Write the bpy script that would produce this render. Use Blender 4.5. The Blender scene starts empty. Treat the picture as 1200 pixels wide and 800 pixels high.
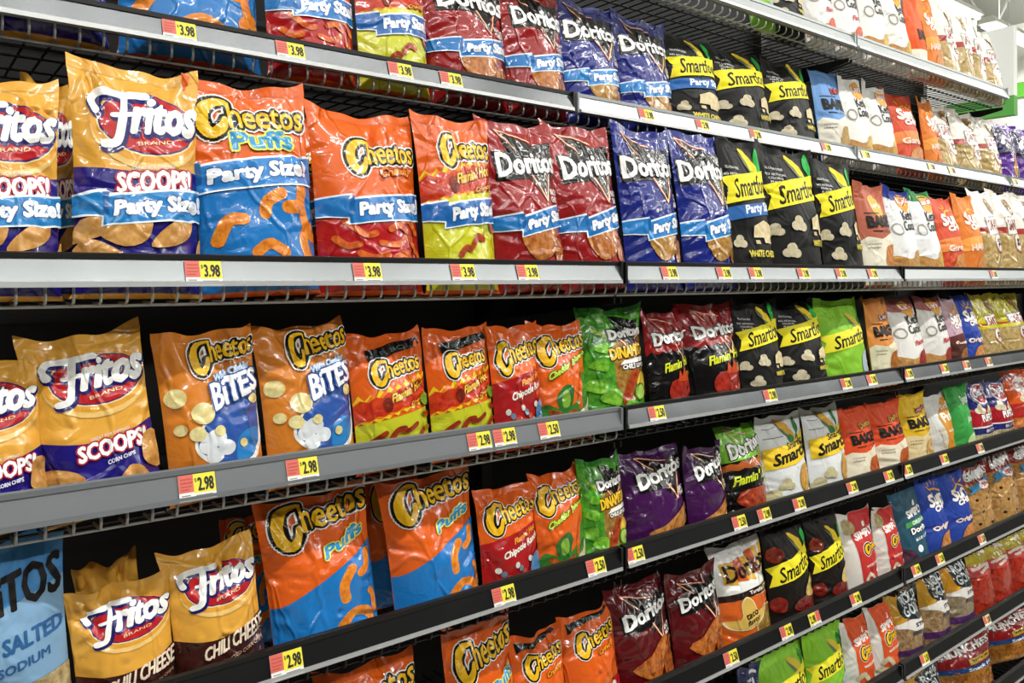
import bpy, math, random
import numpy as np
from mathutils import Vector
from mathutils.geometry import tessellate_polygon

S = bpy.context.scene
COL = S.collection
# ------------------------------------------------------------------ camera, world, lights, exposure
EYE = 1.70                       # camera height above the floor
DIST = 1.2054                    # camera to the plane of the shelf fronts (y = 0, shelves run along +X)
cam_d = bpy.data.cameras.new('camera')
cam_d.sensor_width = 36.0
cam_d.lens = 28.2
cam_d.shift_y = -0.0633
cam_d.clip_start = 0.02
cam = bpy.data.objects.new('camera', cam_d)
cam.location = (0, -DIST, EYE)
cam.rotation_euler = (math.radians(90), 0, math.radians(-38.073))
COL.objects.link(cam)
S.camera = cam
S.view_settings.view_transform = 'Standard'
S.view_settings.look = 'None'
S.view_settings.gamma = 1.0
S.view_settings.use_curve_mapping = False
S.view_settings.exposure = 0.0
world = bpy.data.worlds.new('store_air')
S.world = world
world.use_nodes = True
world.node_tree.nodes['Background'].inputs[0].default_value = (0.9, 0.97, 1.0, 1)
world.node_tree.nodes['Background'].inputs[1].default_value = 0.035
LAMP_W = 78.0                   # power of one strip lamp

# ------------------------------------------------------------------ materials
def lin(h):
    h = h.lstrip('#')
    c = [int(h[i:i+2], 16)/255 for i in (0, 2, 4)]
    return tuple(x/12.92 if x <= 0.04045 else ((x+0.055)/1.055)**2.4 for x in c) + (1.0,)
MATS = {}
def mat_plain(name, hexc, rough=0.5, metal=0.0, spec=0.5, bump=0.0, bscale=200.0):
    if name in MATS: return MATS[name]
    m = bpy.data.materials.new(name); m.use_nodes = True
    nt = m.node_tree; b = nt.nodes['Principled BSDF']
    b.inputs['Base Color'].default_value = lin(hexc)
    b.inputs['Roughness'].default_value = rough
    b.inputs['Metallic'].default_value = metal
    b.inputs['Specular IOR Level'].default_value = spec
    tc = nt.nodes.new('ShaderNodeTexCoord')
    n = nt.nodes.new('ShaderNodeTexNoise'); n.inputs['Scale'].default_value = bscale
    nt.links.new(tc.outputs['Object'], n.inputs['Vector'])
    if bump:
        bp = nt.nodes.new('ShaderNodeBump'); bp.inputs['Strength'].default_value = bump; bp.inputs['Distance'].default_value = 0.002
        nt.links.new(n.outputs['Fac'], bp.inputs['Height']); nt.links.new(bp.outputs['Normal'], b.inputs['Normal'])
    n.inputs['Scale'].default_value = bscale if bump else 9.0
    mr = nt.nodes.new('ShaderNodeMapRange'); mr.inputs['To Min'].default_value = max(0, rough-0.04); mr.inputs['To Max'].default_value = min(1, rough+0.05)
    nt.links.new(n.outputs['Fac'], mr.inputs['Value']); nt.links.new(mr.outputs['Result'], b.inputs['Roughness'])
    MATS[name] = m
    return m
def film(hexc, hex2=None, matte=False, scale=45.0):
    """printed packaging film: glossy, finely crinkled; hex2 mottles the colour (pictures of food)"""
    key = 'film_%s_%s_%d' % (hexc, hex2, matte)
    if key in MATS: return MATS[key]
    m = bpy.data.materials.new('printed_film'); m.use_nodes = True
    nt = m.node_tree; b = nt.nodes['Principled BSDF']; L = nt.links.new
    tc = nt.nodes.new('ShaderNodeTexCoord')
    if hex2:
        n = nt.nodes.new('ShaderNodeTexNoise'); n.inputs['Scale'].default_value = scale*1.6; n.inputs['Detail'].default_value = 5; n.inputs['Roughness'].default_value = 0.65
        L(tc.outputs['Object'], n.inputs['Vector'])
        r = nt.nodes.new('ShaderNodeValToRGB'); r.color_ramp.elements[0].position = 0.36; r.color_ramp.elements[1].position = 0.64
        r.color_ramp.elements[0].color = lin(hex2); r.color_ramp.elements[1].color = lin(hexc)
        L(n.outputs['Fac'], r.inputs['Fac']); L(r.outputs['Color'], b.inputs['Base Color'])
    else:
        b.inputs['Base Color'].default_value = lin(hexc)
    b.inputs['Roughness'].default_value = 0.5 if matte else 0.26
    b.inputs['Specular IOR Level'].default_value = 0.2 if matte else 0.32
    if not matte:
        b.inputs['Coat Weight'].default_value = 0.7; b.inputs['Coat Roughness'].default_value = 0.04
    n1 = nt.nodes.new('ShaderNodeTexNoise'); n1.inputs['Scale'].default_value = 24; n1.inputs['Detail'].default_value = 1.5; n1.inputs['Distortion'].default_value = 1.2
    L(tc.outputs['Object'], n1.inputs['Vector'])
    v = nt.nodes.new('ShaderNodeMath'); v.operation = 'SUBTRACT'; v.inputs[1].default_value = 0.5
    a = nt.nodes.new('ShaderNodeMath'); a.operation = 'ABSOLUTE'
    L(n1.outputs['Fac'], v.inputs[0]); L(v.outputs[0], a.inputs[0])
    # long folds: edges of a warped cell pattern, stretched along the height of the bag
    mp = nt.nodes.new('ShaderNodeMapping'); mp.inputs['Scale'].default_value = (1.0, 1.0, 0.55)
    mp.inputs['Rotation'].default_value = (0, 0.35, 0)
    wn = nt.nodes.new('ShaderNodeTexNoise'); wn.inputs['Scale'].default_value = 14; wn.inputs['Detail'].default_value = 1
    wa = nt.nodes.new('ShaderNodeVectorMath'); wa.operation = 'MULTIPLY_ADD'; wa.inputs[1].default_value = (0.05, 0.05, 0.05)
    oi = nt.nodes.new('ShaderNodeObjectInfo'); oa = nt.nodes.new('ShaderNodeVectorMath'); oa.operation = 'ADD'
    L(tc.outputs['Object'], oa.inputs[0]); L(oi.outputs['Location'], oa.inputs[1])
    L(oa.outputs[0], wn.inputs['Vector']); L(wn.outputs['Color'], wa.inputs[0]); L(oa.outputs[0], wa.inputs[2]); L(wa.outputs[0], mp.inputs['Vector'])
    vo = nt.nodes.new('ShaderNodeTexVoronoi'); vo.feature = 'DISTANCE_TO_EDGE'; vo.inputs['Scale'].default_value = 11
    L(mp.outputs['Vector'], vo.inputs['Vector'])
    vr = nt.nodes.new('ShaderNodeMapRange'); vr.inputs['From Max'].default_value = 0.06; vr.interpolation_type = 'SMOOTHSTEP'; vr.inputs['To Max'].default_value = 0.7
    L(vo.outputs['Distance'], vr.inputs['Value'])
    sm = nt.nodes.new('ShaderNodeMath'); sm.operation = 'SUBTRACT'
    L(a.outputs[0], sm.inputs[0]); L(vr.outputs['Result'], sm.inputs[1])
    bp = nt.nodes.new('ShaderNodeBump'); bp.inputs['Strength'].default_value = 0.32 if matte else 0.62; bp.inputs['Distance'].default_value = 0.0045
    L(sm.outputs[0], bp.inputs['Height']); L(bp.outputs['Normal'], b.inputs['Normal']); L(bp.outputs['Normal'], b.inputs['Coat Normal'])
    MATS[key] = m
    return m
def lamp_mat(name, col, strength):
    m = bpy.data.materials.new(name); m.use_nodes = True
    nt = m.node_tree; b = nt.nodes['Principled BSDF']
    b.inputs['Base Color'].default_value = col
    b.inputs['Emission Color'].default_value = col
    b.inputs['Emission Strength'].default_value = strength
    return m

# ------------------------------------------------------------------ object helpers
def new_mesh(name, verts, faces, mats, fmat=None, parent=None, smooth=False, normals=None):
    me = bpy.data.meshes.new(name)
    me.from_pydata([tuple(v) for v in verts], [], faces)
    for m in mats: me.materials.append(m)
    if fmat is not None: me.polygons.foreach_set('material_index', list(fmat))
    if smooth: me.polygons.foreach_set('use_smooth', [True]*len(faces))
    me.update()
    if normals is not None: me.normals_split_custom_set_from_vertices([tuple(n) for n in normals])
    o = bpy.data.objects.new(name, me); COL.objects.link(o)
    if parent is not None: o.parent = parent
    return o
def empty(name, loc=(0, 0, 0), rot=(0, 0, 0)):
    o = bpy.data.objects.new(name, None); o.empty_display_size = 0.05
    o.location = loc; o.rotation_euler = rot; COL.objects.link(o)
    return o
def tag(o, label, cat, group=None, kind=None):
    if label: o['label'] = label
    if cat: o['category'] = cat
    if group: o['group'] = group
    if kind: o['kind'] = kind
    return o
class MB:
    """collects boxes, tubes and prisms into one mesh"""
    def __init__(s): s.v = []; s.f = []; s.m = []
    def add(s, vs, fs, mi=0):
        n = len(s.v); s.v += vs; s.f += [tuple(i+n for i in f) for f in fs]; s.m += [mi]*len(fs)
    def box(s, x0, x1, y0, y1, z0, z1, mi=0):
        s.add([(x, y, z) for x in (x0, x1) for y in (y0, y1) for z in (z0, z1)],
              [(0, 1, 3, 2), (4, 6, 7, 5), (0, 4, 5, 1), (2, 3, 7, 6), (0, 2, 6, 4), (1, 5, 7, 3)], mi)
    def prism(s, prof, x0, x1, mi=0):
        """profile of (y, z) points run along X"""
        n = len(prof)
        s.add([(x0, y, z) for y, z in prof] + [(x1, y, z) for y, z in prof],
              [tuple(range(n-1, -1, -1)), tuple(range(n, 2*n))] + [(i, (i+1) % n, n+(i+1) % n, n+i) for i in range(n)], mi)
    def tube(s, pts, r, k=6, mi=0):
        n0 = len(s.v); P = [Vector(p) for p in pts]; vs = []
        for i, p in enumerate(P):
            t = (P[min(i+1, len(P)-1)] - P[max(i-1, 0)]).normalized()
            a = t.orthogonal() if abs(t.x) > 0.9 else t.cross(Vector((1, 0, 0)))
            a.normalize(); b = t.cross(a)
            vs += [tuple(p + r*(math.cos(2*math.pi*j/k)*a + math.sin(2*math.pi*j/k)*b)) for j in range(k)]
        fs = [(i*k+j, i*k+(j+1) % k, (i+1)*k+(j+1) % k, (i+1)*k+j) for i in range(len(P)-1) for j in range(k)]
        fs += [tuple(range(k-1, -1, -1)), tuple(range((len(P)-1)*k, len(P)*k))]
        s.add(vs, fs, mi)
    def build(s, name, mats, parent=None, smooth=False):
        if not isinstance(mats, (list, tuple)): mats = [mats]
        return new_mesh(name, s.v, s.f, mats, s.m, parent, smooth)

# ------------------------------------------------------------------ printed artwork, in bag coordinates
# u: 0 left seam .. 1 right seam; v: 0 at the shelf lip .. 1 top edge of the bag (below 0: hidden behind the lip)
V0 = 0.20
GLY = {}
def glyphs(s):
    """triangles and outline edges of a line of lettering, normalised to the box 0..1"""
    if s in GLY: return GLY[s]
    cu = bpy.data.curves.new('lettering', 'FONT'); cu.body = s; cu.resolution_u = 2
    ob = bpy.data.objects.new('lettering', cu)
    me = bpy.data.meshes.new_from_object(ob)
    me.calc_loop_triangles()
    P = np.array([(v.co.x, v.co.y) for v in me.vertices]); T = [tuple(t.vertices) for t in me.loop_triangles]
    cnt = {}
    for p in me.polygons:
        for e in p.edge_keys: cnt[e] = cnt.get(e, 0)+1
    E = [e for e, c in cnt.items() if c == 1]
    lo = P.min(0); hi = P.max(0)
    P = (P - (lo[0], min(lo[1], 0)))/(hi[0]-lo[0], max(hi[1]-min(lo[1], 0), 1e-6))
    bpy.data.objects.remove(ob); bpy.data.curves.remove(cu); bpy.data.meshes.remove(me)
    GLY[s] = (P, T, E)
    return GLY[s]
class Art:
    def __init__(s, name, label, cat, bg, asp=1.45, matte=False, seal=None, name_obj='chip_bag', group=''):
        s.name = name; s.label = label; s.cat = cat; s.bg = bg; s.A = asp; s.matte = matte
        s.seal = seal or bg; s.obj = name_obj; s.parts = {}; s.layer = 0; s.group = group
    def _add(s, part, m, tris):
        s.layer += 1
        s.parts.setdefault(part, []).append((m if not isinstance(m, str) else film(m, None, s.matte), s.layer, tris))
    def poly(s, part, m, pts):
        pts = [tuple(p) for p in pts]
        t = tessellate_polygon([[Vector((p[0], p[1]*s.A, 0)) for p in pts]])
        s._add(part, m, [(pts[a], pts[b], pts[c]) for a, b, c in t])
    def smooth(s, part, m, pts, n=6):
        s.poly(part, m, curve(pts, n, True))
    def ell(s, part, m, cx, cy, rx, ry=None, n=22, rot=0.0):
        ry = rx if ry is None else ry        # both in bag widths
        c, d = math.cos(rot), math.sin(rot)
        pts = []
        for i in range(n):
            a = 2*math.pi*i/n; x, y = rx*math.cos(a), ry*math.sin(a)
            pts.append((cx + x*c - y*d, cy + (x*d + y*c)/s.A))
        s.poly(part, m, pts)
    def band(s, part, m, lo, hi, u0=0.0, u1=1.0, n=16):
        us = [u0+(u1-u0)*i/n for i in range(n+1)]
        f = lambda g, u: g(u) if callable(g) else g
        s.poly(part, m, [(u, f(lo, u)) for u in us] + [(u, f(hi, u)) for u in reversed(us)])
    def stroke(s, part, m, pts, r, n=5, closed=False):
        """thick line of half-width r (bag widths)"""
        pts = curve(pts, n, closed) if n > 1 else pts
        P = [(p[0], p[1]*s.A) for p in pts]; tris = []; U = lambda x, y: (x, y/s.A)
        N = len(P)
        rr = r if callable(r) else (lambda t: r)
        for i in range(N if closed else N-1):
            a, b = P[i], P[(i+1) % N]; dx, dy = b[0]-a[0], b[1]-a[1]; l = math.hypot(dx, dy) or 1e-9
            nx, ny = -dy/l, dx/l; ra, rb = rr(i/(N-1)), rr((i+1)/(N-1))
            q = [U(a[0]+nx*ra, a[1]+ny*ra), U(a[0]-nx*ra, a[1]-ny*ra), U(b[0]-nx*rb, b[1]-ny*rb), U(b[0]+nx*rb, b[1]+ny*rb)]
            tris += [(q[0], q[1], q[2]), (q[0], q[2], q[3])]
        for i, p in enumerate(P):
            ra = rr(i/(N-1)); c = [U(p[0]+ra*math.cos(k*math.pi/4), p[1]+ra*math.sin(k*math.pi/4)) for k in range(8)]
            tris += [(c[0], c[k], c[k+1]) for k in range(1, 7)]
        s._add(part, m, tris)
    def text(s, part, body, u0, u1, v0, v1, fill, dv=0.0, shear=0.0, bold=0.0, outl=(), arch=0.0, grow=0.0, force=False):
        """lettering in the box u0..u1, v0..v1 whose baseline rises by dv; outl: [(colour, width)] widest first"""
        P, T, E = glyphs(body)
        wpc = (u1-u0)/max(len(body), 1.5)      # width of one letter limits how bold it may grow
        if not force:
            bold = min(bold, 0.095*wpc); outl = [(c, min(w, 0.26*wpc)) for c, w in outl]
        h = v1-v0; Q = []
        for x, y in P:
            g = 1+grow*(x-0.5)
            Q.append((u0+(u1-u0)*x + shear*(y-0.5)*h, v0 + h*(0.5+(y-0.5)*g) + dv*x + arch*math.sin(math.pi*x)))
        def ribbon(r):
            t = []; A = s.A; done = set()
            for a, b in E:
                xa, ya, xb, yb = Q[a][0], Q[a][1]*A, Q[b][0], Q[b][1]*A
                l = math.hypot(xb-xa, yb-ya) or 1e-9; nx, ny = -(yb-ya)/l*r, (xb-xa)/l*r
                q = [(xa+nx, (ya+ny)/A), (xa-nx, (ya-ny)/A), (xb-nx, (yb-ny)/A), (xb+nx, (yb+ny)/A)]
                t += [(q[0], q[1], q[2]), (q[0], q[2], q[3])]
                if r > 0.006:
                    for i, X, Y in ((a, xa, ya), (b, xb, yb)):
                        if i in done: continue
                        done.add(i)
                        c = [(X+r*math.cos(k*math.pi/3), (Y+r*math.sin(k*math.pi/3))/A) for k in range(6)]
                        t += [(c[0], c[k], c[k+1]) for k in range(1, 5)]
            return t
        F = [(Q[a], Q[b], Q[c]) for a, b, c in T]
        for colr, w in outl: s._add(part, colr, ribbon(w) + F)
        s._add(part, fill, F + (ribbon(bold) if bold else []))
    # -------- shared pieces of lettering
    def party(s, v=0.13, v1=0.24, dv=0.10, blue='2A82CE', u=0.30, end=0.96):
        h = v1-v
        s.poly('size_banner', 'E8F2F8', [(0, v+0.02-0.008), (u-0.1, v-0.0), (u-0.1, v-0.045), (1, v+dv*0.9-0.055), (1, v1+dv*0.95+0.012), (u-0.06, v1+0.008), (u-0.06, v1+0.035), (0, v1+0.018)])
        s.poly('size_banner', blue, [(0, v+0.02), (u-0.085, v+0.008), (u-0.085, v-0.035), (1, v+dv*0.9-0.045), (1, v1+dv*0.95), (u-0.045, v1-0.004), (u-0.045, v1+0.024), (0, v1+0.006)])
        s.poly('size_banner', '1D64A8', [(u-0.085, v+0.008), (u-0.045, v+0.02), (u-0.045, v1+0.024), (u-0.085, v1+0.018)])
        s.text('size_banner', 'Party Size!', u, end, v-0.012, v1-0.022, 'F6FAFF', dv=dv*0.82, bold=0.0095, outl=[('1A5C9E', 0.019)], grow=0.12, force=True)
    def cheetos(s, u0, u1, v0, v1, dv, big=1.55):
        W = u1-u0; uc = u0+0.27*W; h = v1-v0
        y0, y1 = v0-h*(big-1)*0.75, v0+h*1.04+dv*0.2
        C = [(u0+(uc-u0)*x, y0+(y1-y0)*y) for x, y in ((0.98, 0.97), (0.55, 0.93), (0.20, 0.66), (0.20, 0.28), (0.48, 0.08), (0.80, 0.26), (0.90, 0.48))]
        k = 0.17*(uc-u0)
        w = lambda t: k*(0.35+1.0*math.sin(math.pi*min(1, 0.12+0.82*t))**1.2)
        for colr, r in (('F7F5EE', 0.042), ('141010', 0.028)):
            s.stroke('logo', colr, C, lambda t, r=r: w(t)+r, n=5)
            s.text('logo', 'heetos', uc+0.005, u1, v0+dv*0.22, v0+dv*0.22+h*0.98, fill=colr, bold=r, dv=dv*0.72, grow=-0.15, force=True)
        s.stroke('logo', 'F3BE1C', C, w, n=5)
        s.text('logo', 'heetos', uc+0.005, u1, v0+dv*0.22, v0+dv*0.22+h*0.98, fill='F3BE1C', bold=0.005, dv=dv*0.72, grow=-0.15, force=True)
    def doritos(s, u0, u1, v0, v1, dv, tri=True, panel=True, black='0E0B0C'):
        m = (u0+u1)/2
        if panel:
            s.poly('logo', black, [(u0+0.10, v1+0.19), (u0+0.5, v1+0.10), (u1-0.02, v1+dv+0.07), (u1-0.06, v0+dv-0.02), (m+0.16, v0-0.20), (m-0.06, v0-0.02), (u0-0.03, v0-0.04), (u0-0.04, v1+0.02), (u0+0.16, v1+0.03)])
        if tri:
            for c, r in (('B4480E', 0.018), ('F0DCC0', 0.007)):
                s.stroke('logo', c, [(u0+0.42, v0+0.0), (m+0.15, v0-0.18), (u1-0.08, v1+dv-0.06)], r, n=1)
                s.stroke('logo', c, [(u0+0.26, v1+0.04), (u0+0.08, v1+0.20), (u0+0.52, v1+0.12)], r*0.8, n=1)
        s.text('logo', 'Doritos', u0, u1, v0, v1, 'F5F5F2', dv=dv, bold=0.011, outl=[('0E0B0C', 0.028)], grow=-0.1, force=True)
    def smartfood(s, v=0.42, dv=0.10, txt='Smartfood', u0=0.16, yellow='F0E22C', h=0.20):
        s.poly('logo', yellow, [(0.02, v-0.02), (1, v+dv-0.01), (1, v+dv+h+0.02), (0.0, v+h), (0.07, v+h*0.55)])
        s.text('logo', txt, u0, 0.985, v+0.02, v+h-0.015, '15120C', dv=dv, shear=0.2, bold=0.0045, force=True)
    def corn(s, cx, v, sc=1.0, cob='F2CF2E', leaf='2FAE4A'):
        f = lambda pts: [(cx+x*sc, v+y*sc) for x, y in pts]
        s.smooth('picture', '6E7B5E', f([(0.02, 0.0), (-0.12, 0.08), (-0.22, 0.27), (-0.12, 0.16)]), 4)
        s.smooth('picture', cob, f([(0.05, 0.0), (-0.08, 0.12), (-0.2, 0.30), (-0.05, 0.26), (0.06, 0.14)]), 5)
        s.smooth('picture', leaf, f([(0.06, 0.02), (0.14, 0.10), (0.12, 0.20), (0.17, 0.31), (0.24, 0.2), (0.22, 0.09), (0.12, 0.03)]), 5)
        s.smooth('picture', leaf, f([(-0.03, -0.06), (-0.10, 0.02), (-0.05, 0.09), (0.04, 0.06), (0.02, -0.01)]), 4)
    def popcorn(s, cx, v, r, c='D6CCB2'):
        m = film(c, 'B9AD8A', s.matte)
        for dx, dy, k in ((0, 0.9, 1), (-0.85, -0.1, 0.95), (0.7, -0.35, 0.95), (-0.05, -0.3, 0.8)):
            s.ell('picture', m, cx+dx*r, v+dy*r/s.A, r*k, n=12)
    def cheese(s, cx, v, w, h):
        m = film('E2D3AC', 'C9B585', s.matte)
        s.poly('picture', m, [(cx-w, v-0.2*h), (cx-w*0.9, v+0.6*h), (cx-0.1*w, v+h), (cx+w, v+0.62*h), (cx+w*0.95, v-0.3*h), (cx+0.55*w, v-0.25*h), (cx+0.5*w, v-0.6*h), (cx-0.2*w, v-0.55*h), (cx-0.25*w, v-0.2*h)])
        s.poly('picture', m, [(cx-0.9*w, v-0.62*h), (cx-0.92*w, v-0.38*h), (cx-0.6*w, v-0.38*h), (cx-0.55*w, v-0.65*h)])
    def chip(s, pts, c='D08A3C', c2='9A5018'):
        s.poly('picture', film(c, c2, s.matte), curve(pts, 3, True))
    def puff(s, pts, r=0.05, c='F09A34', c2='D9721C'):
        s.stroke('picture', film(c, c2, s.matte), pts, r, n=5)
    def flames(s, part, c, lo, hi, seed=1, n=15, amp=0.05):
        R = random.Random(seed); up = []; dn = []
        for i in range(n+1):
            u = i/n
            up.append((u, hi(u) + (amp if i % 2 else -amp*0.3)*R.uniform(0.5, 1.1)))
            dn.append((u, lo(u) + (amp*0.6 if i % 2 else -amp*0.3)*R.uniform(0.4, 1.0)))
        s.poly(part, c, dn + up[::-1])
def curve(pts, n=5, closed=False):
    """Catmull-Rom through 2-D points"""
    P = [tuple(p) for p in pts]; N = len(P); out = []
    for i in range(N if closed else N-1):
        p0 = P[(i-1) % N] if closed or i else P[0]
        p1, p2 = P[i], P[(i+1) % N]
        p3 = P[(i+2) % N] if closed or i+2 < N else P[-1]
        for k in range(n):
            t = k/n
            out.append(tuple(0.5*(2*b + (c-a)*t + (2*a-5*b+4*c-d)*t*t + (-a+3*b-3*c+d)*t**3) for a, b, c, d in zip(p0, p1, p2, p3)))
    if not closed: out.append(P[-1])
    return out

# ------------------------------------------------------------------ the designs
DESIGNS = {}
def design(name, label, bg, **k):
    a = Art(name, label, 'snack bag', bg, **k); DESIGNS[name] = a; return a
sin = math.sin; PI = math.pi
GOLD = 'E3A741'; NAVY = '22187A'
def fritos_base(a, low, dip=0.05, v=0.41):
    a.band('colour_panel', low, -0.3, lambda u: v-dip*sin(PI*u)+0.02*u)
    a.ell('logo', 'EDC477', 0.56, 0.635, 0.44, 0.33)
    a.ell('logo', 'E0A038', 0.56, 0.66, 0.44, 0.31)
    a.ell('logo', 'F2D9A0', 0.57, 0.665, 0.40, 0.265)
    a.ell('logo', '26206E', 0.57, 0.67, 0.392, 0.258)
    a.ell('logo', 'B81E22', 0.57, 0.67, 0.38, 0.245)
    kw = dict(dv=0.03, shear=0.30)
    # the swept bar and hook of the F are strokes, the rest is lettering
    bar = [(0.17, 0.72), (0.15, 0.78), (0.22, 0.825), (0.40, 0.822), (0.57, 0.835)]
    stem = [(0.39, 0.81), (0.355, 0.66), (0.31, 0.55), (0.22, 0.535)]
    cross = [(0.29, 0.695), (0.36, 0.70), (0.44, 0.71)]
    for c, r, o in (('1E1A66', 0.052, 0.012), ('F7F7F4', 0.033, 0.0)):
        for st in (bar, stem): a.stroke('logo', c, [(x+o, y-o) for x, y in st], r, n=5)
        a.stroke('logo', c, [(x+o, y-o) for x, y in cross], r*0.6, n=3)
        a.text('logo', 'ritos', 0.455+o, 0.965, 0.605-o, 0.805-o, c, bold=0.034 if o else 0.016, force=True, **kw)
    a.text('logo', 'BRAND', 0.47, 0.76, 0.535, 0.557, 'F3D9B0', dv=0.03)
def scoops(a, v):
    a.text('flavour_text', 'GREAT FOR DIPPING!', 0.42, 0.76, v+0.125, v+0.145, 'E8E4F2', dv=0.03)
    a.text('flavour_text', 'SCOOPS!', 0.30, 0.90, v, v+0.105, 'FFFFFF', dv=0.045, bold=0.018, outl=[('B0203A', 0.032)], grow=0.15)
    a.text('flavour_text', 'CORN CHIPS', 0.53, 0.77, v-0.045, v-0.018, 'E4E2F2', dv=0.025, bold=0.002)
a = design('fritos_party', 'yellow and navy corn chip bag with blue banner', GOLD)
fritos_base(a, NAVY, 0.03, 0.42); scoops(a, 0.275)
a.ell('picture', film('D9A45E', 'B87A36'), 0.88, 0.235, 0.04, 0.07)
for p in ([(0.0, 0.02), (0.05, 0.14), (0.22, 0.14), (0.25, 0.08)], [(0.18, 0.06), (0.3, 0.15), (0.55, 0.15), (0.52, 0.04), (0.35, 0.0)],
          [(0.55, 0.0), (0.62, 0.08), (0.8, 0.17), (0.9, 0.16), (0.88, 0.08), (0.75, 0.02)], [(0.93, -0.06), (0.98, 0.06), (1, 0.05), (1, -0.06)], [(0.0, -0.1), (0.05, 0.03), (0.25, 0.0), (0.4, -0.1)]):
    a.chip(p, 'DBA75F', 'B98040')
a.party(0.145, 0.255, 0.075, '2482C6', 0.28, 0.985)
a = design('fritos', 'yellow and navy corn chip bag with red oval logo', GOLD)
fritos_base(a, NAVY, 0.08, 0.32); scoops(a, 0.135)
for p in ([(0.02, -0.05), (0.03, 0.11), (0.14, 0.13), (0.32, 0.04), (0.3, -0.1)], [(0.83, 0.09), (0.88, 0.24), (1.0, 0.24), (1.0, 0.0), (0.88, 0.03)], [(0.58, -0.08), (0.70, 0.05), (0.82, 0.02), (0.86, -0.08)]):
    a.chip(p, 'D9A45A', 'B47A3A')
a = design('fritos_chili', 'yellow and brown corn chip bag with red oval logo', GOLD)
fritos_base(a, '3A1712', 0.08, 0.30)
a.text('flavour_text', 'CHILI CHEESE', 0.27, 0.98, 0.08, 0.2, 'F0DCC4', dv=0.10, shear=0.2, bold=0.008, grow=0.3)
a.text('flavour_text', 'FLAVORED CORN CHIPS', 0.45, 0.95, 0.02, 0.05, 'C8A890', dv=0.07)
a = design('tostito_blue', 'light blue lightly salted corn chip bag', '4A8CC8', matte=True)
a.band('colour_panel', '7FA6C8', lambda u: 0.12+0.06*u, lambda u: 0.60-0.05*sin(PI*u)+0.1*u)
for c, r in (('F2F2EC', 0.06), ('14110F', 0.02)):
    a.text('logo', 'TOSTiTOS', 0.03, 0.97, 0.50, 0.70, c, dv=0.13, bold=r, grow=0.2)
a.ell('logo', 'C22A2A', 0.52, 0.775, 0.032)
a.text('flavour_text', 'LIGHTLY SALTED', 0.05, 0.97, 0.30, 0.385, '2D5E92', dv=0.10, bold=0.012)
a.text('flavour_text', '50% LESS SODIUM', 0.12, 0.86, 0.20, 0.25, '2D5E92', dv=0.08, bold=0.003)
a.band('picture', film('CDB98A', '8C7A50'), -0.3, lambda u: 0.12+0.06*u)
OR = 'E2611A'
def puffs_pic(a, hi, seed=1):
    a.band('colour_panel', '1E76C0', -0.3, hi)
    for p, r in (([(0.62, 0.17), (0.62, 0.28), (0.72, 0.38)], 0.05), ([(0.80, 0.33), (0.88, 0.36), (0.92, 0.46)], 0.045),
                 ([(0.55, -0.02), (0.68, 0.05), (0.82, 0.02), (0.9, -0.06)], 0.05), ([(0.9, 0.16), (0.94, 0.10), (0.95, -0.02)], 0.035)):
        a.puff(p, r)
a = design('puffs_party', 'blue and orange cheese puff bag with blue banner', OR)
a.band('colour_panel', '1E76C0', -0.3, lambda u: 0.40+0.12*u)
a.puff([(0.50, 0.20), (0.53, 0.27), (0.66, 0.32)], 0.05); a.puff([(0.70, 0.24), (0.84, 0.26), (0.87, 0.37)], 0.055)
a.puff([(0.86, 0.22), (0.9, 0.12), (0.96, 0.08)], 0.05); a.puff([(0.88, -0.06), (0.84, 0.06), (0.93, 0.14)], 0.05)
a.puff([(0.4, -0.02), (0.52, 0.03), (0.65, -0.02)], 0.045); a.puff([(0.12, 0.05), (0.2, 0.16), (0.32, 0.17)], 0.05)
a.cheetos(0.06, 0.95, 0.70, 0.86, 0.02, 1.4)
a.text('flavour_text', 'Puffs', 0.30, 0.82, 0.565, 0.665, '2C8FC4', dv=0.035, bold=0.022, outl=[('14302E', 0.066), ('D8DC3C', 0.05)])
a.party(0.36, 0.475, 0.09, '2A82CE', 0.10, 0.92)
a = design('puffs', 'orange over blue cheese puff bag', OR)
puffs_pic(a, lambda u: 0.23+0.34*max(0, u-0.08))
a.cheetos(0.12, 0.98, 0.73, 0.93, 0.06, 1.7)
a.text('flavour_text', 'Puffs', 0.50, 0.90, 0.50, 0.585, '2C93C8', dv=0.12, shear=0.1, bold=0.02, outl=[('7A8A28', 0.056), ('E6E454', 0.045)])
a = design('puffs_low', 'orange cheese puff bag with wide yellow lettering', OR)
puffs_pic(a, lambda u: 0.10+0.20*u)
a.cheetos(0.14, 0.975, 0.60, 0.82, 0.13, 1.4)
a.text('flavour_text', 'Puffs', 0.55, 0.92, 0.40, 0.48, '2C93C8', dv=0.10, bold=0.02, outl=[('E6E454', 0.045)])
def crunchy(a, v):
    a.cheetos(0.28, 0.965, v, v+0.16, 0.06, 1.5)
    a.text('flavour_text', 'Crunchy', 0.56, 0.92, v-0.09, v-0.015, 'F08A1E', dv=0.05, shear=0.25, bold=0.012, outl=[('7A1E0C', 0.028)])
a = design('crunchy_party', 'orange and red cheese snack bag with blue banner', OR)
a.band('colour_panel', 'B0181C', -0.3, lambda u: 0.22+0.08*u)
crunchy(a, 0.58)
for p in ([(0.74, 0.22), (0.84, 0.23), (0.93, 0.16)], [(0.2, 0.2), (0.35, 0.12), (0.45, 0.13)], [(0.5, 0.07), (0.66, 0.06), (0.76, 0.11)], [(0.85, 0.07), (0.93, 0.02), (0.97, -0.04)], [(0.3, 0.0), (0.42, -0.03), (0.55, -0.01)]):
    a.puff(p, 0.03, 'E8742A', 'B8481A')
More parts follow.
